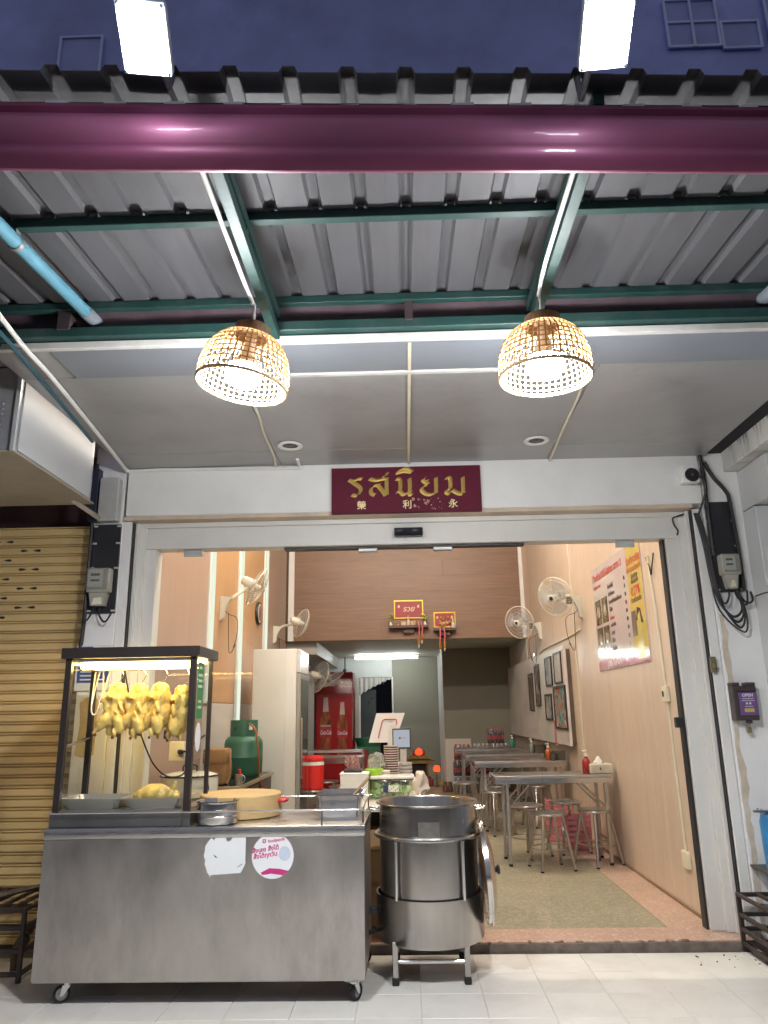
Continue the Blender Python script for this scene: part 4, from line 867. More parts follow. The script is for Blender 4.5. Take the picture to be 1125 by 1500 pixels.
def blob(name, parts_, parent, vox=.0055, m=SKIN, kind=None):
    b = B()
    for (c, r, rot) in parts_: b.ell(c, r, rot, 3)
    me0 = mesh_of('blob', b, m); o = bpy.data.objects.new('blob', me0); COL.objects.link(o)
    md = o.modifiers.new('r', 'REMESH'); md.mode = 'VOXEL'; md.voxel_size = vox; md.use_smooth_shade = True
    m2 = o.modifiers.new('s', 'SMOOTH'); m2.factor = .5; m2.iterations = 2
    bpy.context.view_layer.update()
    me = bpy.data.meshes.new_from_object(o.evaluated_get(bpy.context.evaluated_depsgraph_get())); bpy.data.objects.remove(o)
    for v in me.vertices:
        n_ = noise.noise(v.co * 38) * .0034 + noise.noise(v.co * 95) * .0016 - abs(noise.noise(v.co * 60)) * .002; v.co += v.normal * n_
    me.transform(ROOT[parent].inverted()); me.materials.clear(); me.materials.append(m)
    me.polygons.foreach_set('use_smooth', [True] * len(me.polygons))
    o = bpy.data.objects.new(name, me); COL.objects.link(o); o.parent = parent; ROOT[o] = ROOT[parent]; return o
def EX(ax, d): return Matrix.Rotation(R(d), 3, ax)
def chicken(x, zt, yaw, label, seed):
    rr = random.Random(seed); t = thing('hanging_chicken', label, 'chicken', (x, 4.235, zt - .27), 0, 'poached chickens hanging in the cabinet')
    Z = Matrix.Rotation(R(yaw), 3, 'Z'); top = Vector((x, 4.235, zt))
    def q(c, r, rot=None): return (top + Z @ Vector((c[0] * .86, c[1], c[2])), (r[0] * .90, r[1], r[2]), Z @ rot if rot else Z)
    j = lambda s=.006: rr.uniform(-s, s)
    P = [q((-.005, .004, -.165), (.074, .062, .090), EX('Y', 18)), q((.008, .0, -.085), (.058, .048, .066), EX('Y', 10)), q((.014, -.004, -.032), (.044, .036, .040)),
         q((-.012, -.026, -.010), (.0125, .0125, .036), EX('Y', 58)), q((-.034, -.034, -.040), (.014, .014, .036), EX('Y', 6)), q((-.030, -.055, -.068), (.017, .015, .020), EX('Y', 30)), q((-.014, -.062, -.074), (.012, .008, .008)),
         q((.052, -.040, -.085), (.015, .016, .052), EX('Y', 14)), q((.044, -.060, -.128), (.0125, .0125, .040), EX('Y', -28)), q((.026, -.066, -.162), (.010, .009, .022), EX('Y', -40)),
         q((-.058, -.036, -.104), (.0155, .0165, .050), EX('Y', -4)), q((-.066, -.054, -.076), (.0125, .0125, .036), EX('Y', 34)),
         q((-.064, -.042, -.204), (.034, .032, .060), EX('Y', 34)), q((.036, -.050, -.214), (.034, .032, .058), EX('Y', -18)),
         q((-.098 + j(), -.052, -.244), (.0135, .0135, .026), EX('Y', 24)), q((.012 + j(), -.072, -.262), (.0135, .0135, .026), EX('Y', -12)),
         q((-.026, -.012, -.250), (.024, .018, .030), EX('Y', 12)), q((-.004, -.004, -.280), (.012, .007, .020)), q((-.114 + j(), -.058, -.262), (.010, .010, .012))]
    blob('body', P, t)
    b = B()
    for c in ((-.097, -.058, -.270), (.008, -.078, -.286), (-.086, -.058, -.272)): b.ell(top + Z @ Vector(c), (.008, .008, .010), sub=1)
    part('leg_stump', b, mat('stump', (.16, .05, .025), .5, 0, .2), t)
    part('hook', B().tube(smooth_path([(x - .014, 4.235, 1.600), (x - .016, 4.235, 1.622), (x + .0, 4.235, 1.630), (x + .014, 4.235, 1.618), (x + .018, 4.235, 1.598), (x + .030, 4.232, zt + .05), (x + .012, 4.232, zt + .012), (x - .004, 4.225, zt - .02)]), .0024, 6), CHROME, t)
chicken(-1.615, 1.525, 8, 'poached yellow chicken hanging leftmost in the cabinet', 1)
chicken(-1.487, 1.520, -12, 'poached yellow chicken hanging second from the left in the cabinet', 2)
chicken(-1.365, 1.522, -28, 'poached yellow chicken hanging third from the left in the cabinet', 3)
chicken(-1.240, 1.505, -60, 'poached yellow chicken hanging rightmost, partly behind the cabinet post', 4)
t = thing('cooked_chicken', 'whole cooked chicken lying breast up in the right hand tray', 'chicken', (-1.36, 4.23, .884))
c0 = Vector((-1.355, 4.23, .93))
blob('body', [(c0 + Vector((-.01, 0, .01)), (.095, .07, .055), None), (c0 + Vector((.03, -.03, .005)), (.06, .045, .05), None), (c0 + Vector((-.07, -.02, 0)), (.05, .04, .04), None), (c0 + Vector((.075, -.02, .01)), (.045, .03, .03), EX('Y', 30)), (c0 + Vector((.095, -.02, .045)), (.014, .014, .04), EX('Y', 20)), (c0 + Vector((.05, .05, .0)), (.06, .03, .035), None), (c0 + Vector((.11, -.02, .0)), (.02, .018, .018), None)], t)
# steel pot and chopping block on the counter
t = thing('steel_pot', 'small shiny steel pot standing in front of the chopping block', 'pot', (-1.0, 4.135, .80))
part('bowl', B().lathe([(0, .801), (.098, .801), (.106, .806), (.108, .815), (.108, .905), (.113, .912), (.113, .917), (.107, .917), (.104, .905), (.103, .812), (0, .808)], (-1.0, 4.14, 0), 40), CHROME, t)
part('band', B().lathe([(.1085, .838), (.1105, .842), (.1085, .846)], (-1.0, 4.14, 0), 40), CHROME, t)
t = thing('chopping_block', 'thick round pale wooden chopping block with a red handle', 'chopping block', (-.94, 4.45, .80))
WD = mat('block_wood', (.62, .42, .19), .55, 0, .10, 3, (3, 3, 12), dirt=.15, dcol=(.40, .25, .10), dscale=3)
part('block', B().lathe([(0, .801), (.222, .801), (.226, .806), (.226, .915), (.220, .921), (0, .923)], (-.945, 4.45, 0), 56), WD, t)
part('handle', B().tube(smooth_path([(-.722, 4.40, .880), (-.690, 4.40, .882), (-.682, 4.43, .882), (-.690, 4.46, .882), (-.722, 4.46, .880)]), .011, 8), RED, t)
# deep steel pan with a ladle handle at the right end of the counter
b = B(); x0, x1, y0, y1, z, h = -.505, -.245, 4.30, 4.64, .801, .115; i_ = .022
rows = [[(x0 + i_, y0 + i_), (x1 - i_, y0 + i_), (x1 - i_, y1 - i_), (x0 + i_, y1 - i_)], [(x0 + .012, y0 + .012), (x1 - .012, y0 + .012), (x1 - .012, y1 - .012), (x0 + .012, y1 - .012)], [(x0, y0), (x1, y0), (x1, y1), (x0, y1)]]
rows = [[b.bm.verts.new((x, y, zz)) for x, y in q] for q, zz in zip(rows, (z, z + h, z + h))]; rows.append([b.bm.verts.new((v.co.x, v.co.y, z + h - .006)) for v in rows[2]]); b.bm.faces.new(rows[0])
for k in range(3):
    for j in range(4): b.bm.faces.new((rows[k][j], rows[k][(j + 1) % 4], rows[k + 1][(j + 1) % 4], rows[k + 1][j]))
bmesh.ops.bevel(b.bm, geom=[e for e in b.bm.edges if abs(e.verts[0].co.z - e.verts[1].co.z) > .05], offset=.02, segments=3, affect='EDGES'); bmesh.ops.solidify(b.bm, geom=b.bm.faces[:], thickness=.0012)
solo('steel_pan', b, CHROME, 'deep rectangular steel pan at the right end of the cart counter', 'pan')
t = thing('ladle', 'ladle with a wooden handle leaning in the deep steel pan', 'ladle', (-.33, 4.5, .81))
part('handle', B().tube([(-.345, 4.47, .86), (-.225, 4.50, .985)], [.006, .0095], 8), mat('handle_wood', (.36, .23, .11), .6, 0, .15), t)
part('bowl', B().lathe([(.035, .02), (.028, .006), (0, 0)], (-.36, 4.465, .806), 16).tube([(-.35, 4.468, .815), (-.345, 4.47, .86)], .004, 6), CHROME, t)

# stock pot on its burner stand
PX, PY = .105, 4.50
t = thing('burner_stand', 'stainless burner stand with ring, round heat shield and square legs', 'burner stand', (PX, PY, 0))
part('heat_shield', B().lathe([(.283, .40), (.293, .40), (.293, .19), (.286, .176), (.06, .165), (.06, .17), (.283, .183)], (PX, PY, 0), 64, None, True), POT, t)
part('ring', B().tube([(PX + .289 * math.cos(2 * PI * i / 64), PY + .289 * math.sin(2 * PI * i / 64), .692) for i in range(64)], .0115, 10, True), CHROME, t)
for a in (-128, -52, 52, 128): 
    x, y = PX + .288 * math.cos(R(a)), PY + .288 * math.sin(R(a)); part('upright', B().cyl((x, y, .395), (x, y, .682), .0105, n=12), CHROME, t)
lg = []
for (x, y) in ((-.085, 4.29), (.285, 4.30), (-.085, 4.70), (.285, 4.71)):
    l_ = part('leg', B().bx(x - .0145, x + .0145, y - .0145, y + .0145, .034, .20, .003), TUBE, t); part('rubber_foot', B().bx(x - .018, x + .018, y - .018, y + .018, 0, .0338, .004), RUBBER, l_)
part('stretcher', B().cyl((-.07, 4.295, .105), (.27, 4.295, .105), .0105, n=10), CHROME, t)
part('stretcher', B().cyl((-.07, 4.705, .105), (.27, 4.705, .105), .0105, n=10), TUBE, t)
part('stretcher', B().cyl((.285, 4.315, .13), (.285, 4.695, .13), .0105, n=10), TUBE, t)
part('gas_inlet', B().tube(smooth_path([(-.19, 4.45, .215), (-.22, 4.40, .215), (-.25, 4.36, .22)]), .012, 8).bx(-.26, -.18, 4.43, 4.46, .30, .33), BLACK, t)
part('burner', B().lathe([(0, .10), (.05, .105), (.09, .13), (.10, .15), (0, .155)], (PX, PY, 0), 24), mat('cast_iron', (.03, .03, .03), .7, .3), t)
t = thing('stock_pot', 'big open stainless steel stock pot standing in the burner stand', 'pot', (PX, PY, .19))
part('body', B().lathe([(0, .20), (.262, .20), (.270, .208), (.270, .845), (.286, .852), (.291, .857), (.289, .862), (.270, .860), (.2655, .850), (.2655, .212), (0, .206)], (PX, PY, 0), 72), POT, t)
part('rub_mark', B().sheet(lambda u, v: (PX + .2708 * math.sin(R(-12 + 24 * u)), PY - .2708 * math.cos(R(-12 + 24 * u)), .70 + .08 * v), 8, 2), mat('dull_patch', (.34, .33, .305), .36, 1.0, .15, 30), t)
for s in (-1, 1):
    part('handle', B().tube(smooth_path([(PX + s * .27, PY - .05, .82), (PX + s * .315, PY - .045, .822), (PX + s * .325, PY, .824), (PX + s * .315, PY + .045, .822), (PX + s * .27, PY + .05, .82)]), .006, 8), CHROME, t)
cable('chain', [(PX + .31, PY, .818), (PX + .30, PY - .03, .74), (PX + .295, PY + .01, .70), (.415, 4.50, .735)], .003, TUBE, 'thin steel chain from the stock pot handle to its lid', 'chain')
t = thing('pot_lid', 'domed stainless lid leaning on edge against the right of the burner stand', 'lid', (.44, 4.5, .23))
LR = Matrix.Rotation(R(1), 3, 'Z') @ Matrix.Rotation(R(86), 3, 'Y')
lc = Vector((.417, 4.50, .492))
part('dome', B().lathe([(0, .052), (.06, .050), (.15, .040), (.215, .024), (.245, .010), (.262, .004), (.272, .002), (.272, -.004), (.262, -.004), (.245, .003), (.215, .018), (.15, .034), (0, .046)], lc, 64, LR), CHROME, t)
part('rim_flange', B().lathe([(.258, -.002), (.258, -.022), (.262, -.022), (.262, -.002)], lc, 64, LR, True), CHROME, t)
part('knob', B().lathe([(0, .082), (.022, .080), (.026, .070), (.014, .060), (.012, .048)], lc, 16, LR), BLACK, t)
# ================================================================== INTERIOR
FZ = .05
# ceiling battens that light the shop
BATM = lamp_mat('lit_batten', (1.0, .90, .76), S_BATTEN)
for i, (x, y) in enumerate(((-.75, 5.7), (.75, 5.7), (-.75, 7.9), (.75, 7.9))):
    t = thing('ceiling_batten', 'lit tube batten on the high shop ceiling, ' + ('street end, left', 'street end, right', 'rear end, left', 'rear end, right')[i], 'ceiling light', (x, y, 4.34), 0, 'ceiling battens of the shop')
    part('tray', B().bx(x - .62, x + .62, y - .05, y + .05, 4.36, 4.4, .004), WHITEPL, t)
    part('lit_tube', B().cyl((x - .59, y, 4.335), (x + .59, y, 4.335), .016, n=10), BATM, t)
t = thing('tube_light', 'bright white tube light on the ceiling of the back room', 'tube light', (-.36, 14.6, 2.37))
part('tray', B().bx(-.99, .27, 14.57, 14.66, 2.385, 2.411, .003), WHITEPL, t)
part('lit_tube', B().cyl((-.96, 14.60, 2.362), (.24, 14.60, 2.362), .024, n=10), lamp_mat('white_tube', (.95, 1, .97), S_BACK * 2), t)

# wall fans
FANW = mat('fan_cream', (.70, .67, .57), .4, 0, .05)
def fan(base, s, head, axis, label, r=.205, m=FANW, grp=None):
    """s = +1 on the left wall, -1 on the right wall"""
    base = Vector(base); head = Vector(head); ax = Vector(axis).normalized(); Q = Vector((0, 0, 1)).rotation_difference(ax).to_matrix()
    t = thing('wall_fan', label, 'fan', base, 0, grp)
    x = base.x
    part('wall_bracket', B().prism([(x, base.y - .035, base.z + .09), (x + s * .11, base.y - .035, base.z + .075), (x + s * .09, base.y - .035, base.z + .04), (x + s * .05, base.y - .035, base.z - .03), (x + s * .035, base.y - .035, base.z - .13), (x, base.y - .035, base.z - .15)], (0, .07, 0)), m, t)
    mot = head - ax * .10
    part('neck', B().tube(smooth_path([base + Vector((s * .09, 0, .06)), base + Vector((s * .14, 0, .09)), mot + Vector((0, 0, -.045)), mot]), .018, 8), m, t)
    part('motor', B().lathe([(0, -.17), (.035, -.168), (.046, -.15), (.058, -.06), (.060, -.035), (.03, -.028), (0, -.028)], head, 20, Q), m, t)
    prof = [(.035, .075), (.09, .072), (.14, .058), (.18, .034), (r, .0)]; pb = [(.06, -.055), (.10, -.054), (.15, -.044), (.185, -.026), (r, .0)]
    b = B()
    for pf, n in ((prof, 44), (pb, 36)):
        for i in range(n):
            a = 2 * PI * i / n; b.tube([head + Q @ Vector((q * math.cos(a), q * math.sin(a), z)) for q, z in pf], .0013, 3, cap=False)
        for q, z in pf[1:-1]: b.tube([head + Q @ Vector((q * math.cos(2 * PI * i / 28), q * math.sin(2 * PI * i / 28), z)) for i in range(28)], .0014, 3, True)
    part('cage', b, mat('fan_wire', (.62, .60, .52), .4, .3, .05), t, kind='stuff')
    part('cage_rim', B().tube([head + Q @ Vector((r * math.cos(2 * PI * i / 36), r * math.sin(2 * PI * i / 36), 0)) for i in range(36)], .0065, 6, True), m, t)
    hb = part('hub_badge', B().lathe([(0, .084), (.030, .083), (.040, .076), (.040, .070), (0, .070)], head, 20, Q), m, t)
    part('badge', B().lathe([(0, .0862), (.022, .0855), (.022, .0835)], head, 16, Q), BLACK, hb)
    BL = glass_mat('fan_blade', (.86, .88, .92), body=.35, bcol=(.45, .50, .58)) if 'fan_blade' not in bpy.data.materials else bpy.data.materials['fan_blade']
    for k in range(3):
        a0 = 2 * PI * k / 3
        def fn(u, v, a0=a0):
            rr_ = .03 + .145 * u; a = a0 + (v - .5) * (1.7 - .4 * u) ; return head + Q @ Vector((rr_ * math.cos(a), rr_ * math.sin(a), .012 + .030 * (v - .5)))
        part('blade', B().sheet(fn, 5, 6), BL, t)
    part('hub', B().lathe([(0, .040), (.03, .034), (.034, .0), (.03, -.03), (0, -.03)], head, 16, Q), m, t)
    c = base + Vector((s * .05, 0, -.06))
    part('pull_cord', B().tube(smooth_path([c, c + Vector((s * .03, -.01, -.03)), c + Vector((s * .12, -.01, -.08)), c + Vector((s * .12, 0, -.25)), c + Vector((s * .09, 0, -.36)), c + Vector((s * .11, 0, -.33)), c + Vector((s * .05, 0, -.40)), c + Vector((s * .03, 0, -.02))]), .0035, 5), BLACK, t)
    return t
fan((-1.822, 7.34, 2.40), 1, (-1.50, 7.5, 2.60), (.80, .12, -.46), 'cream wall fan on the left wall nearest the street, head tipped up')
fan((-1.822, 10.40, 2.44), 1, (-1.44, 10.40, 2.565), (.78, .50, -.30), 'cream wall fan on the left wall above the tall white fridge')
fan((1.852, 7.79, 2.40), -1, (1.58, 7.75, 2.475), (-.66, -.66, -.28), 'cream wall fan on the right wall nearest the menu poster')
fan((1.852, 10.18, 2.40), -1, (1.56, 10.15, 2.49), (-.62, -.74, -.22), 'cream wall fan on the right wall nearer the oak boards', .215)
fan((-1.84, 12.0, 1.98), 1, (-1.36, 12.0, 1.90), (.72, .55, -.30), 'cream wall fan in the back room beside the white fridge', .25)
fan((-1.84, 12.6, 1.98), 1, (-1.23, 12.35, 1.87), (.42, .25, -.85), 'grey wall fan in the back room tipped over before the red drinks fridge', .25, mat('fan_grey', (.38, .38, .36), .4, .2))
for (y, z, lab) in ((7.79, 2.44, 'fan regulator box on the right wall by the nearer fan'), (10.18, 2.44, 'fan regulator box on the right wall by the farther fan')):
    solo('fan_regulator', B().bx(1.70, 1.755, y - .03, y + .03, z - .035, z + .04, .004), mat('regulator_dark', (.05, .045, .04), .5), lab, 'regulator')
cable('conduit', [(1.846, 7.9, 2.15), (1.846, 8.5, 2.13), (1.846, 9.9, 2.12), (1.846, 10.25, 2.10)], .012, CREAM, 'white conduit between the two fans on the right wall', 'conduit', k=3)
cable('conduit', [(1.846, 10.25, 2.10), (1.846, 10.5, 2.0), (1.846, 11.0, 1.8)], .010, CREAM, 'white conduit dropping behind the picture board', 'conduit', k=3)
# round clock on the left wall
t = thing('wall_clock', 'round brown and white wall clock on the left wall between the light strips', 'clock', (-1.82, 9.2, 2.4))
part('case', B().lathe([(0, 0), (.135, 0), (.145, .012), (.140, .035), (.12, .032), (.12, .025), (0, .025)], (-1.822, 9.2, 2.555), 32, Matrix.Rotation(R(90), 3, 'Y')), BLACK, t)
part('dial', B().lathe([(.118, .030), (.105, .033), (0, .033)], (-1.822, 9.2, 2.555), 32, Matrix.Rotation(R(90), 3, 'Y')), mat('dial_brown', (.30, .14, .11), .4), t)
part('dial_ring', B().lathe([(.118, .034), (.112, .037), (.098, .036)], (-1.822, 9.2, 2.555), 32, Matrix.Rotation(R(90), 3, 'Y')), WHITEPL, t)

# menu poster on the right wall
t = thing('menu_poster', 'glossy white and yellow menu poster with red heading on the right wall', 'poster', (1.85, 6.49, 1.685))
PX_ = 1.8445
part('board', B().bx(PX_ + .0005, 1.8525, 5.73, 7.25, 1.685, 2.645, .001), mat('poster_pink', (.66, .55, .53), .10, 0, .02, coat=.6), t)
part('yellow_field', B().bx(PX_ - .0005, PX_ + .0004, 5.735, 6.10, 1.69, 2.64), mat('poster_yellow', (.68, .52, .14), .10, 0, .04, coat=.6), t)
part('red_foot', B().bx(PX_ - .0010, PX_ - .0006, 5.74, 7.245, 1.69, 1.775), mat('poster_red', (.42, .03, .05), .12, 0, .05, coat=.6), t)
b = text_bm('ร้านข้าวมันไก่รสนิยม สาขา 2', .088, (PX_ - .0008, 7.20, 2.545), RIGHTW, align='LEFT', sx=1.0, bold=.0015)
text_bm('เมนูและราคา', .05, (PX_ - .0008, 7.20, 2.46), RIGHTW, align='LEFT', b=b)
text_bm('ไก่ทอด', .05, (PX_ - .0008, 6.72, 2.12), RIGHTW, align='LEFT', b=b)
text_bm('0.27%', .10, (PX_ - .0014, 5.92, 2.25), RIGHTW, b=b, bold=.002)
text_bm('รับชำระเงิน', .085, (PX_ - .0014, 5.92, 2.50), RIGHTW, b=b, bold=.001); text_bm('ค่าธรรมเนียมต่ำ', .06, (PX_ - .0014, 5.92, 2.43), RIGHTW, b=b)
part('red_print', b, mat('poster_ink_red', (.50, .04, .03), .3), t)
b = B()
for i, w in enumerate(('ข้าวมันไก่', 'ข้าวไก่ทอด', 'ข้าวมันไก่ผสมไก่ทอด', 'ไก่สับ', '', 'เครื่องใน', 'น้ำซุป', 'ไข่ต้ม', 'น้ำแข็ง')):
    if w: text_bm(w, .05, (PX_ - .0008, 6.72, 2.40 - i * .068), RIGHTW, align='LEFT', b=b, bold=.0008)
    text_bm(('45', '45', '50', '50', '80', '40', '10', '10', '2')[i], .046, (PX_ - .0008, 6.20, 2.40 - i * .068), RIGHTW, b=b, bold=.0008)
for z, w in ((2.37, 'โอนง่าย'), (2.33, 'ปลอดภัย'), (2.18, 'รวดเร็วทันใจ')): text_bm(w, .055, (PX_ - .0014, 5.92, z), RIGHTW, b=b, bold=.0006)
part('dark_print', b, mat('poster_ink', (.07, .05, .05), .3), t)
part('white_print', text_bm('(038) 343-409', .075, (PX_ - .0016, 6.72, 1.732), RIGHTW, bold=.0012), WHT, t)
PH = print_mat('food_print', [(.05, .035, .02), (.10, .075, .04), (.20, .16, .09), (.06, .05, .03)], 14, .15)
for (y, z) in ((7.10, 2.22), (6.87, 2.22), (7.10, 1.96), (6.87, 1.96)):
    f_ = part('food_photo', B().bx(PX_ - .0012, PX_ - .0006, y - .10, y + .10, z - .115, z + .115), PH, t)
    b = B(); b.lathe([(0, .0012), (.055, .0010), (.058, .0004)], (PX_ - .0012, y, z), 20, Matrix.Rotation(R(-90), 3, 'Y')); part('dish_photo', b, print_mat('dish_print', [(.40, .33, .22), (.25, .17, .09), (.50, .45, .36)], 20, .2), f_)
b = B(); b.prism([(PX_ - .0018, 5.99, 1.72), (PX_ - .0018, 5.93, 2.06), (PX_ - .0018, 5.87, 2.08), (PX_ - .0018, 5.82, 1.72)], (.0004, 0, 0)); part('yellow_apron_print', b, mat('print_gold', (.60, .50, .12), .2), t)
b = B(); b.prism([(PX_ - .0017, 5.97, 2.02), (PX_ - .0017, 5.93, 2.12), (PX_ - .0017, 5.85, 2.10), (PX_ - .0017, 5.80, 1.98)], (.0004, 0, 0)); part('hair_print', b, mat('print_dark', (.06, .05, .05), .2), t)
part('stall_print', B().bx(PX_ - .0016, PX_ - .0012, 5.97, 6.09, 1.90, 2.10), mat('print_brown', (.16, .12, .09), .2), t)
# switch, sockets and conduit at the right wall
t = thing('wall_switch', 'white wall switch on the right wall with conduit above and below it', 'switch', (1.85, 5.47, 1.39))
part('plate', B().bx(1.828, 1.8525, 5.42, 5.52, 1.385, 1.495, .004), CREAM, t)
part('rocker', B().bx(1.822, 1.828, 5.475, 5.50, 1.42, 1.46, .003), BLACK, t)
cable('conduit', [(1.846, 5.56, 2.46), (1.846, 5.50, 2.0), (1.846, 5.47, 1.495)], .009, CREAM, 'cream conduit down the right wall into the wall switch', 'conduit', k=3)
cable('conduit', [(1.846, 5.465, 1.385), (1.846, 5.45, .9), (1.846, 5.43, .42)], .009, CREAM, 'cream conduit from the wall switch down to the low socket', 'conduit', k=3)
t = thing('wall_socket', 'cream socket low on the right wall', 'socket', (1.85, 5.42, .31)); part('plate', B().bx(1.828, 1.8525, 5.37, 5.48, .315, .42, .004), CREAM, t)
cable('wire_tuft', [(1.846, 5.60, 2.45), (1.84, 5.52, 2.36), (1.84, 5.50, 2.30), (1.84, 5.46, 2.36), (1.846, 5.42, 2.45)], .005, BLACK, 'loop of dark wire at the top of the wall conduit', 'wire')
# picture board with framed pictures
t = thing('picture_board', 'long white marbled board on the right wall carrying framed pictures', 'board', (1.80, 10.8, .95))
MARB = mat('marble_board', (.66, .62, .58), .35, 0, .12, 3, (1, 1, 1), dirt=.3, dcol=(.45, .36, .30), dscale=2.5)
part('panel', B().bx(1.772, 1.80, 8.49, 13.2, .955, 2.04, .003), MARB, t)
part('batten', B().bx(1.80, 1.8525, 8.53, 8.62, .98, 2.0), mat('print_brown'), t)
part('batten', B().bx(1.80, 1.8525, 12.9, 13.0, .98, 2.0), mat('print_brown'), t)
part('red_slip', B().bx(1.768, 1.7715, 9.2, 9.32, .93, 1.22), mat('slip_red', (.50, .20, .20), .5), t)
part('red_slip', B().bx(1.768, 1.7715, 8.52, 8.60, 1.0, 2.0), mat('slip_pale', (.60, .44, .42), .5), t)
pics = [((10.62, 10.96), (1.33, 1.84), 'tall dark framed picture at the far end of the white board', [(.05, .04, .04), (.12, .08, .06), (.30, .22, .16)]),
        ((10.07, 10.41), (1.39, 1.93), 'tall dark framed picture second from the far end of the white board', [(.04, .035, .04), (.10, .07, .06), (.40, .36, .30)]),
        ((9.19, 9.60), (1.62, 1.97), 'framed pale print with blue marks, upper row of the white board', [(.60, .60, .58), (.25, .40, .50), (.62, .62, .60)]),
        ((8.60, 9.03), (1.63, 1.985), 'framed white certificate at the upper near corner of the white board', [(.66, .64, .60), (.58, .55, .52), (.66, .64, .62)]),
        ((9.33, 9.75), (1.215, 1.53), 'framed blue print, lower row of the white board', [(.55, .56, .56), (.14, .22, .30), (.50, .44, .40)]),
        ((8.455, 9.17), (1.125, 1.605), 'large framed teal and red picture, lower row of the white board', [(.05, .22, .22), (.10, .33, .30), (.45, .28, .26), (.40, .12, .05), (.60, .50, .44)])]
for i, ((y0, y1), (z0, z1), lab, cols) in enumerate(pics):
    y0 = max(y0, 8.50); t = thing('framed_picture', lab, 'picture', (1.77, (y0 + y1) / 2, z0), 0, 'framed pictures on the white board')
    b = B(); w = .022
    b.bx(1.752, 1.7705, y0, y1, z0, z0 + w, .002).bx(1.752, 1.7705, y0, y1, z1 - w, z1, .002).bx(1.752, 1.7705, y0, y0 + w, z0 + w, z1 - w, .002).bx(1.752, 1.7705, y1 - w, y1, z0 + w, z1 - w, .002)
    part('frame', b, mat('frame_black', (.03, .024, .022), .35), t)
    part('picture', B().bx(1.762, 1.7705, y0 + w, y1 - w, z0 + w, z1 - w), print_mat('picture_print_%d' % i, cols, 7, .12), t)

# folding steel tables
def make_table(label, w=1.02, d=.46):
    t = thing('folding_table', label, 'table', (0, 0, 0), 0, 'folding steel tables along the right wall')
    part('table_top', B().bx(-w / 2, w / 2, -d / 2, d / 2, .715, .738, .003), STEEL, t)
    part('edge_skirt', B().bx(-w / 2, w / 2, -d / 2, -d / 2 + .006, .672, .7148, .002).bx(-w / 2, w / 2, d / 2 - .006, d / 2, .672, .7148, .002).bx(-w / 2, -w / 2 + .006, -d / 2 + .007, d / 2 - .007, .672, .7148, .002).bx(w / 2 - .006, w / 2, -d / 2 + .007, d / 2 - .007, .672, .7148, .002), CHROME, t)
    for x in (-.40, .46):
        for y in (-d / 2 + .06, d / 2 - .06):
            l_ = part('leg', B().bx(x - .014, x + .014, y - .014, y + .014, .02, .714, .003), TUBE, t); part('foot', B().bx(x - .015, x + .015, y - .015, y + .015, 0, .0198, .002), RUBBER, l_)
            part('brace', B().tube([(x, y, .46), (x + (.24 if x < 0 else -.24), y, .70)], .009, 6), TUBE, t)
        part('leg_bar', B().cyl((x, -d / 2 + .074, .20), (x, d / 2 - .074, .20), .009, n=8), TUBE, t)
    return t
T1 = make_table('folding steel table nearest the street with a sauce bottle and tissue box'); T1.location = (1.27, 7.14, FZ)
dup(T1, (1.27, 9.06, FZ), 0, 'second folding steel table from the street on the right'); dup(T1, (1.27, 10.5, FZ), 0, 'third folding steel table from the street on the right'); dup(T1, (1.25, 11.95, FZ), 0, 'farthest folding steel table on the right, before the drink packs')
# stools
def make_stool():
    t = thing('round_stool', 'steel stool', 'stool', (0, 0, 0), 0, 'round steel stools'); 
    part('seat', B().lathe([(0, .432), (.135, .430), (.150, .426), (.156, .434), (.154, .444), (.140, .450), (.05, .447), (0, .446)], (0, 0, 0), 32), STEEL, t)
    for i in range(4):
        a = PI / 4 + i * PI / 2; c, s = math.cos(a), math.sin(a)
        l_ = part('leg', B().cyl((c * .205, s * .205, .012), (c * .118, s * .118, .431), .0125, n=10), TUBE, t)
        part('foot', B().cyl((c * .2075, s * .2075, 0), (c * .205, s * .205, .0118), .0145, n=10), RUBBER, l_)
    part('ring', B().tube([(.158 * math.cos(2 * PI * i / 32), .158 * math.sin(2 * PI * i / 32), .168) for i in range(32)], .0055, 6, True), TUBE, t)
    return t
S0 = make_stool()
st = [(1.20, 6.86, 12, 'front round steel stool before the first folding table'), (1.63, 7.02, 30, 'round steel stool at the wall end of the first folding table'), (1.10, 7.42, 40, 'round steel stool under the left half of the first folding table'), (1.50, 7.62, 20, 'round steel stool behind the first folding table, beside the pink baskets'),
      (.72, 9.75, 10, 'lone round steel stool left of the third folding table'), (1.52, 9.28, 25, 'round steel stool under the second folding table, wall side'), (1.05, 9.32, 5, 'round steel stool under the second folding table, left side'), (.95, 8.72, 33, 'round steel stool in front of the second folding table'),
      (1.05, 10.75, 15, 'round steel stool under the third folding table, left side'), (1.5, 10.8, 35, 'round steel stool under the third folding table, wall side'),
      (-1.10, 9.10, 20, 'round steel stool carrying the red cooler'), (-.80, 9.5, 30, 'round steel stool right of the red cooler'), (-1.05, 10.2, 5, 'round steel stool under the left steel counter'), (-.72, 10.9, 25, 'round steel stool behind the left steel counter'), (-.55, 9.85, 12, 'round steel stool at the right end of the left steel counter')]
for i, (x, y, a, lab) in enumerate(st):
    if i == 0: S0.location = (x, y, FZ); S0.rotation_euler = (0, 0, R(a)); S0['label'] = lab
    else: dup(S0, (x, y, FZ), R(a), lab)
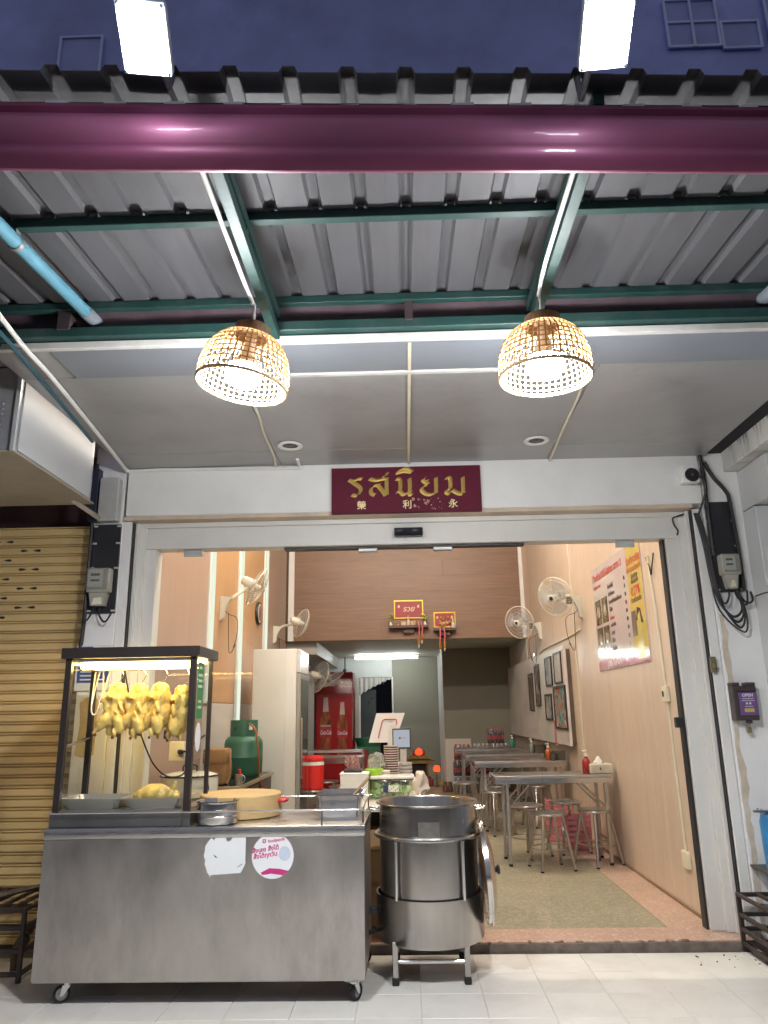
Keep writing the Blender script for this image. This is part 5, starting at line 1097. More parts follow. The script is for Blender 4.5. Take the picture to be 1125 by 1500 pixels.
# things on the right hand tables
ZT = FZ + .7385
def sauce(x, y, label, body, cap=WHITEPL, s=1.0):
    t = thing('pump_bottle', label, 'bottle', (x, y, ZT), 0, 'pump bottles on the tables')
    part('bottle', B().lathe([(0, 0), (.030 * s, .001), (.034 * s, .008), (.034 * s, .085 * s), (.026 * s, .110 * s), (.014 * s, .120 * s), (.014 * s, .132 * s), (0, .132 * s)], (x, y, ZT), 18), body, t)
    part('pump', B().lathe([(0, .132 * s), (.017 * s, .132 * s), (.017 * s, .150 * s), (.006, .152 * s), (.006, .170 * s), (.012, .172 * s), (.012, .182 * s), (0, .184 * s)], (x, y, ZT), 14).tube([(x, y, ZT + .177 * s), (x - .032, y - .01, ZT + .175 * s)], .005, 6), cap, t)
SAU = mat('sauce_red', (.30, .02, .02), .25); GRNB = mat('bottle_green', (.02, .22, .14), .25)
sauce(1.60, 7.05, 'red pump bottle with white top on the nearest right table', SAU, s=1.1)
sauce(1.62, 9.0, 'red and orange pump bottle on the second right table', mat('sauce_orange', (.42, .10, .02), .3))
sauce(1.67, 10.5, 'clear green pump bottle on the third right table', mat('bottle_grey', (.18, .22, .20), .25))
sauce(1.62, 12.0, 'green pump bottle on the farthest right table', GRNB)
t = thing('tissue_box', 'white tissue box with tissue pulled out on the nearest right table', 'tissue box', (1.72, 7.05, ZT))
TB = mat('tissue_card', (.62, .56, .46), .6, 0, .12, 10)
part('box', B().box((1.71, 7.05, ZT + .042), (.20, .13, .084), Matrix.Rotation(R(8), 3, 'Z'), .006), TB, t)
part('tissue', B().sheet(lambda u, v: (1.66 + .09 * u, 7.03 + .05 * v, ZT + .0845 + .055 * math.sin(PI * u) * math.sin(PI * v) + .012 * math.sin(9 * u + 5 * v)), 9, 7), mat('tissue_white', (.74, .73, .70), .8), t)
part('print', B().lathe([(0, .0012), (.016, .001), (.018, 0)], (1.695, 6.984, ZT + .045), 14, FRONT), mat('print_brown'), t)
for (x, y, lab) in ((1.72, 9.0, 'dark napkin holder on the second right table'), (1.76, 10.5, 'dark napkin holder on the third right table')):
    solo('napkin_holder', B().bx(x - .055, x + .085, y - .06, y + .06, ZT, ZT + .10, .004), mat('holder_dark', (.07, .055, .04), .5), lab, 'napkin holder')
solo('condiment_cup', B().lathe([(0, 0), (.035, .002), (.04, .07), (.036, .07), (.03, .006), (0, .005)], (1.665, 8.93, ZT), 16), mat('holder_dark'), 'dark condiment cup beside the orange pump bottle on the second right table', 'cup')
# pink baskets under the first table
PKB = mat('pink_plastic', (.62, .22, .26), .45, 0, .1)
for (x, y, z, lab) in ((1.62, 7.78, FZ, 'pink plastic basket on the floor against the right wall'), (1.55, 8.25, FZ, 'second pink plastic basket farther back under the right hand tables')):
    t = thing('plastic_basket', lab, 'basket', (x, y, z))
    b = B(); hh = .30 if y < 8 else .38
    for (sx0, sx1, sy0, sy1) in ((-.12, .12, -.09, -.085), (-.12, .12, .085, .09), (-.12, -.115, -.085, .085), (.115, .12, -.085, .085)):
        for k in range(6): b.bx(x + sx0, x + sx1, y + sy0, y + sy1, z + .02 + hh * k / 6, z + .02 + hh * (k + .72) / 6, .001)
    part('slatted_side', b, PKB, t, kind='stuff')
    b = B(); [b.bx(x + sx - .008, x + sx + .008, y + sy - .008, y + sy + .008, z, z + hh + .02, .002) for sx in (-.115, .115) for sy in (-.085, .085)]
    part('corner', b, PKB, t); part('base', B().bx(x - .115, x + .115, y - .085, y + .085, z + .005, z + .018), PKB, t)
# soft drink packs
COLA = mat('cola', (.035, .012, .010), .12, 0, .1); LAB = mat('cola_label', (.40, .012, .02), .3); CLEARB = mat('soda_clear', (.20, .20, .22), .12, 0, .2)
FILM = glass_mat('shrink_film', (.90, .88, .90), rough=.12, body=.10, bcol=(.6, .55, .58))
def bottle_mesh(body):
    b = B(); b.lathe([(0, 0), (.026, 0), (.031, .008), (.031, .07)], (0, 0, 0), 10); b.mi = 1; b.lathe([(.0315, .07), (.0315, .14)], (0, 0, 0), 10); b.mi = 0
    b.lathe([(.031, .14), (.030, .17), (.020, .215), (.0135, .235), (.0135, .247)], (0, 0, 0), 10); b.mi = 2; b.lathe([(.0155, .247), (.0155, .263), (0, .264)], (0, 0, 0), 10); b.bm.transform(Matrix.Diagonal((1, 1, .905, 1))); return mesh_of('bottle', b, [body, LAB if body is COLA else CLEARB, RED if body is COLA else WHITEPL])
BM = {0: bottle_mesh(COLA), 1: bottle_mesh(CLEARB)}
npk = 0
def pack(x, y, z, kind, label):
    t = thing('drink_pack', label, 'drink pack', (x, y, z), 0, 'shrink wrapped packs of soft drink bottles')
    for i in range(4):
        for j in range(2):
            o = bpy.data.objects.new('bottle', BM[kind]); COL.objects.link(o); o.parent = t; o.location = (-.099 + .066 * i, -.033 + .066 * j, .001); ROOT[o] = ROOT[t]
    part('shrink_film', B().bx(x - .135, x + .135, y - .068, y + .068, z + .002, z + .225, .02, 2), FILM, t)
    return t
SP = 'pack of soft drink bottles '
t = thing('pallet', 'low wooden pallet under the packs of soft drinks', 'pallet', (1.2, 12.45, FZ)); PW = mat('pallet_wood', (.20, .13, .08), .8, 0, .2, 6)
for y in (12.38, 12.45, 12.52): part('board', B().bx(.72, 1.62, y - .03, y + .03, FZ + .04, FZ + .06, .002), PW, t)
for x in (.75, 1.17, 1.59): part('bearer', B().bx(x - .025, x + .025, 12.36, 12.54, FZ, FZ + .0398, .002), PW, t)
L1, L2, L3, L4 = FZ + .061, FZ + .302, FZ + .543, FZ + .784
for k, (x, y, z, kd, w) in enumerate([(.86, 12.45, L1, 1, 'on the pallet, lowest of the left stack'), (.86, 12.45, L2, 0, 'second layer of the left stack by the partition'), (.88, 12.45, L3, 0, 'topmost of the left stack by the partition'),
        (1.16, 12.45, L1, 1, 'on the pallet, second stack from the left'), (1.16, 12.45, L2, 0, 'in the second layer, second stack from the left'), (1.46, 12.45, L1, 1, 'on the pallet, third stack from the left'), (1.46, 12.45, L2, 1, 'in the second layer, third stack from the left'),
        (1.18, 12.46, L3, 1, 'of clear bottles at the left of the top row'), (1.47, 12.46, L3, 1, 'of clear bottles half way along the top row'), (1.42, 12.46, L4, 0, 'with red labels crowning all the stacks')]):
    pack(x, y, z, kd, SP + w)
# small statues by the packs
for i, x in enumerate((.70, .62)): solo('small_jar', B().lathe([(0, 0), (.04, .002), (.05, .06), (.03, .12), (.035, .16), (0, .165)], (x, 13.1, FZ), 14), mat('jar_brown', (.16, .08, .05), .4), 'brown jar on the floor ' + ('nearest the drink packs' if i == 0 else 'nearest the red spirit shrine'), 'jar')

# altars on the oak boards
GF = mat('gold_frame', (.62, .40, .06), .3, .5, .1, 12); ALR = mat('altar_red', (.30, .012, .012), .4, 0, .1); SHW = mat('shelf_brown', (.085, .045, .035), .5, 0, .2)
def altar(xc, zs, w, px0, px1, pz0, pz1, label, txt):
    t = thing('altar_shelf', label, 'altar', (xc, 11.40, zs - .03)); Y = 11.455
    part('shelf', B().bx(xc - w / 2, xc + w / 2, Y - .15, Y, zs - .028, zs, .003), SHW, t)
    part('bracket', B().bx(xc - .08, xc + .08, Y - .09, Y, zs - .10, zs - .0285, .003), SHW, t)
    part('front_strip', B().bx(xc - w / 2 - .008, xc + w / 2 + .008, Y - .158, Y - .1505, zs - .03, zs + .008, .002), SHW, t)
    f = B(); q = .022; f.bx(px0, px1, Y - .022, Y - .001, pz0, pz0 + q, .003).bx(px0, px1, Y - .022, Y - .001, pz1 - q, pz1, .003).bx(px0, px0 + q, Y - .022, Y - .001, pz0 + q, pz1 - q, .003).bx(px1 - q, px1, Y - .022, Y - .001, pz0 + q, pz1 - q, .003)
    part('gold_frame', f, GF, t); part('red_panel', B().bx(px0 + q, px1 - q, Y - .010, Y - .001, pz0 + q, pz1 - q), ALR, t)
    xm = (px0 + px1) / 2; b = B()
    if txt: text_bm(txt, .115, (xm, Y - .0115, pz0 + (pz1 - pz0) * .52), FRONT, b=b, shear=.25, bold=.002)
    if not txt: b.bx(xm - .06, xm + .06, Y - .012, Y - .0102, pz0 + .06, pz0 + .09)
    for sx in (-1, 1): part('medallion', B().ell((xm + sx * (px1 - px0) * .33, Y - .012, pz0 + (pz1 - pz0) * .66), (.020, .004, .026), sub=1), mat('print_cream', (.72, .50, .36), .5), t)
    part('gold_print', b, mat('print_cream', (.72, .50, .36), .5), t)
    return t
altar(.065, 2.60, .60, -.155, .300, 2.722, 3.008, 'larger altar shelf with a red gold framed panel reading wealth in Thai', 'รวย')
altar(.615, 2.55, .34, .452, .790, 2.575, 2.815, 'smaller altar shelf with a gold framed dark red panel at the right', None)
Y = 11.36
def figure(x, z, h, m, label, name='statuette'):
    solo(name, B().lathe([(0, 0), (.030, 0), (.034, .1 * h / .14), (.030, .03), (.022, .055), (.026, .075), (.016, .095), (.014, .105), (.017, .12), (.012, .135), (.004, .15), (0, .165)] if False else [(0, 0), (.032, 0), (.034, .012), (.026, .02), (.030, .05), (.024, .085), (.012, .10), (.017, .122), (.012, .14), (.003, .165), (0, .17)], (x, Y, z), 12), m, label, 'statue')
figure(.065, 2.601, .17, mat('statue_cream', (.70, .50, .34), .4), 'cream and pink statuette in the middle of the larger altar')
PAP = mat('offering_paper', (.62, .45, .36), .7, 0, .2, 12)
solo('offering_cards', B().bx(-.045, .03, Y + .03, Y + .05, 2.601, 2.675).bx(.10, .155, Y + .03, Y + .05, 2.601, 2.68), PAP, 'pale offering cards standing on the larger altar', 'cards')
solo('incense_cups', B().lathe([(0, 0), (.018, 0), (.02, .03), (0, .03)], (-.10, Y, 2.601), 10).lathe([(0, 0), (.018, 0), (.02, .03), (0, .03)], (-.15, Y, 2.601), 10).lathe([(0, 0), (.012, 0), (.014, .08), (0, .08)], (.16, Y, 2.601), 10), mat('cup_gold', (.55, .35, .12), .35, .4), 'small gold and red cups on the larger altar', 'cups')
for x, lab in ((-.205, 'white vase with yellow flowers at the left of the larger altar'), (.315, 'white vase with yellow flowers at the right of the larger altar')):
    t = thing('flower_vase', lab, 'vase', (x, Y, 2.601)); part('vase', B().lathe([(0, 0), (.016, 0), (.024, .03), (.014, .06), (.018, .07), (0, .07)], (x, Y, 2.601), 12), WHITEPL, t)
    b = B(); g2 = B(); rr = random.Random(int(x * 1000))
    for i in range(16): p = Vector((x + rr.uniform(-.042, .042), Y + rr.uniform(-.03, .03), 2.69 + rr.uniform(0, .09))); (b if i % 2 else g2).ell(p, .014, sub=1)
    part('flowers', b, mat('flower_yellow', (.62, .55, .12), .6), t, kind='stuff'); part('leaves', g2, mat('flower_green', (.12, .20, .04), .6), t, kind='stuff')
figure(.74, 2.551, .14, mat('statue_white', (.62, .62, .60), .4), 'small pale statuette at the right of the smaller altar')
b = B()
for i in range(24): b.ell((.52 + rnd.uniform(0, .20), Y + rnd.uniform(-.02, .03), 2.60 + rnd.uniform(0, .13)), .013, sub=1)
solo('flower_offering', b, mat('marigold', (.62, .38, .06), .6, 0, .3, 30), 'heap of marigold offerings on the smaller altar', 'flowers', kind=None)
def garland(x, ztop, zbot, label):
    t = thing('garland', label, 'garland', (x, 11.29, zbot), 0, 'flower garlands hanging from the altars')
    part('ribbon', B().tube(smooth_path([(x - .004, 11.29, ztop), (x + .010, 11.285, ztop - .10), (x, 11.285, zbot + .14)]), .0105, 6), mat('ribbon_pink', (.62, .12, .15), .5), t)
    b = B()
    for k in range(4): b.ell((x, 11.285, zbot + .125 - k * .022), (.024, .024, .014), sub=1)
    part('marigold_beads', b, mat('marigold_deep', (.48, .20, .03), .7, 0, .3, 30), t); part('jasmine_tassel', B().tube([(x, 11.285, zbot + .045), (x, 11.285, zbot)], [.012, .008], 6), mat('jasmine', (.66, .62, .50), .7), t)
for (x, zt_, zb, lab) in ((.215, 2.66, 2.27, 'garland left of the pair on the larger altar'), (.262, 2.66, 2.33, 'garland right of the pair on the larger altar'), (.530, 2.60, 2.20, 'garland left of the pair on the smaller altar'), (.598, 2.56, 2.21, 'garland right of the pair on the smaller altar')): garland(x, zt_, zb, 'pink ribbon and marigold ' + lab)

# left side: black table, gas cylinder, bag, pots, tall fridge
t = thing('side_table', 'black topped side table with bright edges along the left wall', 'table', (-1.6, 7.1, FZ))
part('table_top', B().bx(-1.82, -1.36, 6.30, 7.88, .752, .785, .004), mat('table_black', (.02, .02, .022), .22, 0, .2), t)
part('edge_trim', B().bx(-1.82, -1.352, 6.288, 6.2995, .752, .79, .002).bx(-1.3595, -1.350, 6.30, 7.88, .757, .79, .002), mat('brass_trim', (.52, .45, .30), .35, .8), t)
part('apron', B().bx(-1.80, -1.37, 6.33, 7.86, .60, .7515, .003), mat('apron_brown', (.05, .03, .025), .5), t)
for y in (6.55, 6.98, 7.42): part('drawer', B().bx(-1.3695, -1.360, y - .19, y + .19, .62, .74, .003), mat('apron_brown'), t)
for y in (6.36, 7.82):
    for x in (-1.78, -1.40): part('leg', B().bx(x - .02, x + .02, y - .02, y + .02, FZ, .5995, .002), mat('apron_brown'), t)
GRN = mat('cylinder_green', (.028, .115, .070), .42, 0, .12, 6, dirt=.3, dcol=(.05, .07, .05), dscale=6, bump=.05)
t = thing('gas_cylinder', 'dark green gas cylinder standing on the black side table', 'gas cylinder', (-1.53, 7.25, .785)); gx, gy = -1.53, 7.25
part('body', B().lathe([(0, .795), (.12, .79), (.155, .80), (.176, .83), (.178, .96), (.180, .965), (.178, .97), (.178, 1.08), (.170, 1.115), (.145, 1.145), (.11, 1.158), (0, 1.165)], (gx, gy, 0), 40), GRN, t)
part('foot_ring', B().lathe([(.13, .7855), (.138, .7855), (.138, .812), (.13, .812)], (gx, gy, 0), 32, None, True), GRN, t)
part('collar', B().lathe([(.122, 1.150), (.128, 1.150), (.128, 1.295), (.122, 1.295)], (gx, gy, 0), 36, None, True), GRN, t)
part('collar_hole', B().lathe([(0, .001), (.016, .001)], (gx - .055, gy - .116, 1.22), 14, Matrix.Rotation(R(-25), 3, 'Z') @ FRONT), BLACK, t)
part('valve', B().cyl((gx, gy, 1.16), (gx, gy, 1.25), .022, n=12), mat('brass'), t)
part('gas_hose', B().tube(smooth_path([(gx, gy, 1.24), (gx + .06, gy - .10, 1.262), (gx + .14, gy - .16, 1.20), (gx + .175, gy - .17, .98), (gx + .17, gy - .10, .80), (gx + .185, gy + .02, .70)]), .009, 8), mat('hose_orange', (.30, .09, .02), .5), t)
part('price_tag', B().box((gx + .083, gy - .102, 1.232), (.036, .002, .05), Matrix.Rotation(R(39), 3, 'Z')), WHT, t)
CAN = mat('canvas_brown', (.26, .14, .055), .8, 0, .15, 14, bump=.3, bscale=200, dirt=.2, dcol=(.13, .07, .03))
t = thing('canvas_bag', 'tan canvas bag with a front flap on the black side table', 'bag', (-1.60, 6.55, .785))
part('body', B().bx(-1.69, -1.50, 6.42, 6.62, .786, 1.06, .03, 3), CAN, t); part('flap', B().bx(-1.695, -1.495, 6.405, 6.625, .95, 1.075, .022, 2), CAN, t)
part('strap', B().tube(smooth_path([(-1.495, 6.5, 1.03), (-1.47, 6.47, .95), (-1.475, 6.46, .84), (-1.495, 6.45, .80)]), .011, 5), CAN, t)
t = thing('steel_mug', 'small steel mug with a red ladle grip on the corner of the black side table', 'mug', (-1.385, 6.45, .785))
part('mug', B().lathe([(0, 0), (.030, 0), (.032, .085), (.029, .085), (.027, .005), (0, .005)], (-1.395, 6.46, .7855), 18), STEEL, t)
part('handle', B().tube(smooth_path([(-1.362, 6.45, .86), (-1.345, 6.45, .85), (-1.345, 6.45, .82), (-1.362, 6.45, .80)]), .004, 6), STEEL, t)
part('red_grip', B().lathe([(0, 0), (.014, .003), (.012, .03), (.016, .05), (0, .055)], (-1.39, 6.46, .855), 12), RED, t)
t = thing('prep_stand', 'dark low prep stand behind the cart at the left', 'stand', (-1.5, 5.55, FZ)); part('top', B().bx(-1.80, -1.28, 5.30, 5.82, .76, .785, .003), STEEL, t)
for x in (-1.77, -1.31):
    for y in (5.33, 5.79): part('leg', B().bx(x - .015, x + .015, y - .015, y + .015, FZ, .7595), TUBE, t)
t = thing('enamel_pot', 'white enamel stew pot with a black rim and lid behind the cabinet', 'pot', (-1.55, 5.55, .785)); ENA = mat('enamel', (.70, .66, .56), .2, 0, .04, dirt=.15, dcol=(.3, .22, .12), dscale=5)
part('body', B().lathe([(0, .786), (.185, .786), (.198, .80), (.200, .930), (.205, .936), (.195, .936), (.19, .81), (0, .80)], (-1.55, 5.55, 0), 40), ENA, t)
part('rim', B().tube([(-1.55 + .203 * math.cos(2 * PI * i / 40), 5.55 + .203 * math.sin(2 * PI * i / 40), .936) for i in range(40)], .0055, 6, True), BLACK, t)
part('lid', B().lathe([(.196, .940), (.15, .953), (.08, .962), (0, .965)], (-1.55, 5.55, 0), 36), ENA, t)
part('lid_handle', B().tube(smooth_path([(-1.60, 5.55, .96), (-1.595, 5.55, 1.0), (-1.55, 5.55, 1.005), (-1.505, 5.55, 1.0), (-1.50, 5.55, .96)]), .006, 6), BLACK, t)
part('side_handle', B().tube(smooth_path([(-1.40, 5.41, .90), (-1.375, 5.37, .90), (-1.375, 5.40, .85), (-1.40, 5.42, .85)]), .006, 6), BLACK, t)
t = thing('tall_fridge', 'tall white upright fridge with a glass door facing into the shop', 'fridge', (-1.37, 8.35, FZ))
FRW = mat('fridge_white', (.66, .65, .60), .32, 0, .03, 2, dirt=.12, dcol=(.48, .44, .36), dscale=3)
part('cabinet', B().bx(-1.615, -1.15, 8.0, 8.68, .12, 2.015, .012, 2), FRW, t)
part('plinth', B().bx(-1.60, -1.17, 8.03, 8.66, FZ, .1195), BLACK, t)
part('door_frame', B().bx(-1.1495, -1.105, 8.005, 8.675, .13, 1.76, .006), mat('door_grey', (.35, .35, .34), .35, .5), t)
part('door_glass', B().bx(-1.1045, -1.101, 8.07, 8.61, .22, 1.70), mat('dark_glass', (.03, .03, .03), .08), t)
part('header', B().bx(-1.1495, -1.108, 8.005, 8.675, 1.765, 2.01, .006), mat('header_white', (.72, .74, .76), .25), t)
part('handle', B().bx(-1.1, -1.085, 8.03, 8.05, .7, 1.3, .004), CHROME, t)
b = B()
for i in range(26):
    y = rnd.uniform(5.3, 8.0); z = rnd.uniform(.35, 1.35); L_ = rnd.uniform(.01, .05)
    b.prism([(1.8528, y, z), (1.8528, y + rnd.uniform(.003, .008), z + L_ * .3), (1.8528, y + rnd.uniform(.002, .02), z + L_), (1.8528, y - .003, z + L_ * .6)], (-.0004, 0, 0))
part('scuff_mark', b, mat('scuff_pale', (.72, .64, .56), .7, 0, .2), wr, kind='stuff')
# red cooler on a stool
t = thing('red_cooler', 'round red cooler jug with a white band on a steel stool', 'cooler', (-1.10, 9.10, FZ + .45)); cz = FZ + .451
part('body', B().lathe([(0, 0), (.115, 0), (.122, .008), (.128, .26), (.0, .26)], (-1.10, 9.10, cz), 32), RED, t)
part('band', B().lathe([(.1285, .262), (.131, .265), (.131, .30), (.128, .302), (0, .302)], (-1.10, 9.10, cz), 32), WHITEPL, t)
part('lid', B().lathe([(.130, .3025), (.133, .31), (.128, .345), (.10, .365), (0, .368)], (-1.10, 9.10, cz), 32), RED, t)
part('handle', B().tube(smooth_path([(-1.235, 9.05, cz + .29), (-1.245, 9.0, cz + .2), (-1.23, 8.99, cz + .12)]), .008, 6), WHITEPL, t)
# left steel counter before the drinks fridge
t = thing('steel_counter', 'long steel counter across the left of the back, in front of the red drinks fridge', 'counter', (-1.0, 10.5, FZ))
part('upper_shelf', B().bx(-1.42, -.61, 10.62, 10.95, .82, .85, .003), STEEL, t); part('table_top', B().bx(-1.42, -.58, 10.0, 10.60, .762, .79, .003), STEEL, t); part('front_rail', B().bx(-1.42, -.58, 9.99, 9.9995, .72, .79, .002), CHROME, t)
for x in (-1.40, -.62):
    for y in (10.04, 10.90): part('leg', B().bx(x - .015, x + .015, y - .015, y + .015, FZ, .7615 if y < 10.5 else .8195), TUBE, t)
    part('brace', B().tube([(x, 10.04, .5), (x + (.22 if x < -1 else -.22), 10.04, .755)], .009, 6), TUBE, t)
t = thing('red_chair', 'dark red plastic chair behind the left steel counter', 'chair', (-.75, 11.5, FZ)); RC = mat('chair_red', (.16, .012, .015), .4)
part('seat', B().bx(-.95, -.58, 11.35, 11.7, .42, .45, .01), RC, t); part('backrest', B().bx(-.95, -.58, 11.7, 11.73, .45, .80, .01), RC, t)
for x in (-.93, -.60):
    for y in (11.37, 11.68): part('leg', B().bx(x - .015, x + .015, y - .015, y + .015, FZ, .4195), RC, t)
# red drinks fridge
t = thing('drinks_fridge', 'tall red drinks fridge with bottle pictures and white script in the back room', 'fridge', (-1.22, 13.3, FZ)); CR = mat('cola_red', (.27, .009, .014), .2, 0, .06)
part('cabinet', B().bx(-1.54, -.90, 13.0, 13.6, FZ, 2.02, .012, 2), CR, t); part('door_panel', B().bx(-1.52, -.92, 12.982, 12.9995, .20, 1.66, .004), CR, t)
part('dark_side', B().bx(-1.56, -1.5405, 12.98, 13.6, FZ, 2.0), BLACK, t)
part('handle', B().bx(-.915, -.905, 12.955, 12.98, .9, 1.4, .003), CHROME, t)
b = text_bm('Coca-Cola', .135, (-1.20, 12.998, 1.83), FRONT, shear=.35, sx=.98, bold=.003); part('script', b, WHT, t)
def flat_bottle(xc, z0, s, label, bm=None):
    pr = [(.105, 0), (.10, .10), (.078, .25), (.10, .44), (.105, .52), (.085, .66), (.045, .80), (.036, .96), (.04, .98), (.04, 1.0)]
    o = [(xc + w * s, z0 + h * s) for w, h in pr] + [(xc - w * s, z0 + h * s) for w, h in pr[::-1]]
    p_ = part('bottle_print', B().prism([(x, 12.9815, z) for x, z in o], (0, -.0012, 0)), mat('cola_print', (.09, .02, .012), .2, 0, .5, 5, (3, 3, 1), col2=(.30, .09, .04)), t)
    part('label_band', B().bx(xc - .103 * s, xc + .103 * s, 12.9785, 12.9798, z0 + .33 * s, z0 + .50 * s), mat('print_darkred', (.30, .01, .015), .3), p_)
    part('glass_tip', B().prism([(x, 12.9797, z) for x, z in [(xc - .05 * s, z0 + .76 * s), (xc + .05 * s, z0 + .76 * s), (xc + .036 * s, z0 + s), (xc - .036 * s, z0 + s)]], (0, -.0008, 0)), mat('print_pale', (.48, .40, .36), .3), p_)
    q = text_bm('Coca-Cola', .105 * s * .40 / .4, (xc, 12.9778, z0 + .415 * s), FRONT, shear=.3, sx=.42, bold=.001); part('script', q, WHT, p_)
flat_bottle(-1.36, .62, .98, ''); flat_bottle(-1.08, .66, .86, '')
q = text_bm('NO SUGAR', .032, (-1.36, 12.9778, 1.135), FRONT, bold=.0008); part('small_print', q, WHT, t)
# dark doorway, curtain, yard lights
t = thing('curtain', 'pleated grey-white curtain swagged across the top of the back doorway', 'curtain', (-.6, 15.35, 1.7))
def cfn(u, v):
    x = -.98 + .72 * u; top = 2.02; drop = .34 * (1 - u) ** 1.3 + .03
    return (x, 15.36 + .018 * math.sin(u * 46), top - drop * v + .012 * math.sin(u * 46) * v)
part('cloth', B().sheet(cfn, 70, 6), mat('curtain_cloth', (.46, .45, .42), .8, 0, .1, 20), t)
t = thing('door_frame', 'pale jambs of the dark back doorway', 'door frame', (-.6, 15.4, FZ))
part('jamb', B().bx(-.95, -.91, 15.37, 15.399, FZ, 2.03, .003), WHITEPL, t); part('jamb', B().bx(-.28, -.25, 15.37, 15.399, FZ, 2.03, .003), WHITEPL, t)
part('leaf', B().bx(-.905, -.60, 15.42, 15.45, FZ, 1.78, .003), mat('dark_leaf', (.035, .05, .055), .3), t)
solo('security_camera', B().bx(-1.22, -1.16, 14.9, 15.02, 2.12, 2.18, .01).ell((-1.19, 14.88, 2.14), .035, sub=2).cyl((-1.19, 14.96, 2.18), (-1.19, 14.96, 2.41), .012), BLACK, 'small black security camera on the back room ceiling', 'camera')
solo('green_tub', B().lathe([(0, 0), (.20, 0), (.24, .14), (.235, .14), (.19, .01), (0, .01)], (-.66, 13.4, .78), 20).bx(-.86, -.46, 13.2, 13.6, FZ, .779), mat('tub_green', (.02, .13, .07), .4), 'green plastic tub by the dark doorway', 'tub')
# red spirit shrine on the floor of the back
t = thing('spirit_shrine', 'small red and gold spirit shrine with glowing red lamps on the back room floor', 'shrine', (.22, 14.25, FZ)); SR = mat('shrine_red', (.16, .015, .012), .4, 0, .2, 10); SG = mat('shrine_gold', (.20, .13, .03), .4, .4, .3, 20)
part('base', B().bx(-.02, .46, 14.1, 14.5, FZ, .16, .006).bx(.02, .42, 14.13, 14.47, .16, .20, .004), SR, t)
for x in (.06, .36): part('column', B().cyl((x, 14.16, .20), (x, 14.16, .44), .018, n=10), SG, t)
part('rear_wall', B().bx(.06, .38, 14.38, 14.44, .20, .44), BLACK, t)
for (z, w) in ((.44, .30), (.52, .23)):
    part('roof_tier', B().prism([(.21 - w, 14.05, z + .025), (.21 - w * .82, 14.05, z), (.21 + w * .82, 14.05, z), (.21 + w, 14.05, z + .025), (.21 + w * .6, 14.05, z + .055), (.21 - w * .6, 14.05, z + .055)], (0, .42, 0)), SG, t)
SHL = lamp_mat('shrine_glow', (1.0, .045, .012), 3.2)
part('flame_lamp', B().lathe([(0, .0), (.05, .01), (.07, .05), (.045, .10), (.0, .13)], (.21, 14.10, .58), 14), SHL, t)
part('crest', B().bx(.10, .32, 14.14, 14.3, .576, .66, .01), SR, t)
lampr = part('lantern', B().lathe([(0, .0), (.05, .01), (.06, .05), (.045, .10), (0, .11)], (.52, 14.0, .30), 14), SHL, t); part('lantern_stand', B().lathe([(0, .0), (.05, .005), (.012, .03), (.012, .249), (0, .25)], (.52, 14.0, FZ), 12), SG, lampr)
part('lantern', B().lathe([(0, .0), (.035, .01), (.04, .04), (.03, .07), (0, .08)], (-.03, 14.04, .30), 12).cyl((-.03, 14.04, FZ), (-.03, 14.04, .30), .012), lamp_mat('shrine_glow_dim', (1, .06, .02), 1.6), t)
part('offering', B().ell((.62, 13.9, FZ + .06), .05, sub=2), mat('offering_yellow', (.35, .30, .04), .5), t)

# ------------------------------------------------------------------ serving counter behind the stock pot
t = thing('serving_counter', 'brown serving cabinet with a pale top behind the stock pot, crowded with bowls', 'counter', (-.2, 6.0, FZ))
CT = .770
part('top', B().bx(-.50, .07, 4.98, 7.2, CT - .028, CT, .003), mat('counter_cream', (.60, .56, .46), .4, 0, .05), t)
part('body', B().bx(-.47, .04, 5.05, 7.15, FZ + .03, .52, .003), mat('counter_brown', (.34, .22, .13), .5, 0, .1, 3, (.6, 6, 6)), t)
part('dark_recess', B().bx(-.47, .04, 5.30, 7.15, .52, .7415), BLACK, t)  # black block stands for the shade in the gap under the top
for x in (-.46, .03): part('post', B().bx(x - .012, x + .012, 5.06, 5.09, .521, .7415), mat('counter_brown'), t)
part('drawer', B().bx(-.45, .02, 5.038, 5.0495, .33, .50, .003), mat('drawer_tan', (.42, .30, .19), .5, 0, .1, 3, (.6, 6, 6)), t)
part('carton', B().bx(-.30, -.10, 5.1, 5.29, .522, .62, .003), mat('carton', (.30, .18, .09), .8), t)
GREENS = mat('cucumber', (.36, .50, .16), .45, 0, .3, 20, col2=(.55, .66, .34)); 
t = thing('vegetable_box', 'clear lidded plastic box full of sliced green cucumber on the serving counter', 'food box', (-.10, 5.5, CT))
bx0, bx1, by0, by1 = -.252, .038, 5.42, 5.62
part('clear_tub', B().bx(bx0, bx1, by0, by1, CT + .001, CT + .125, .012, 2), glass_mat('tub_clear', (.95, .97, .93), rough=.08, body=.05), t)
part('lid', B().bx(bx0 - .008, bx1 + .008, by0 - .008, by1 + .008, CT + .130, CT + .150, .008, 2), mat('lid_clear', (.66, .62, .55), .25), t); part('lid_seal', B().bx(bx0 - .004, bx1 + .004, by0 - .004, by1 + .004, CT + .1255, CT + .1298, .001), mat('seal_dark', (.06, .06, .07), .5), t)
b = B(); rr = random.Random(5)
for i in range(150):
    a = Matrix.Rotation(rr.uniform(0, 3), 3, 'X') @ Matrix.Rotation(rr.uniform(0, 3), 3, 'Y'); b.lathe([(0, -.003), (.021, -.003), (.023, .002), (0, .003)], (rr.uniform(bx0 + .03, bx1 - .03), rr.uniform(by0 + .028, by1 - .03), CT + rr.uniform(.026, .095)), 9, a)
part('cucumber_slices', b, GREENS, t, kind='stuff')
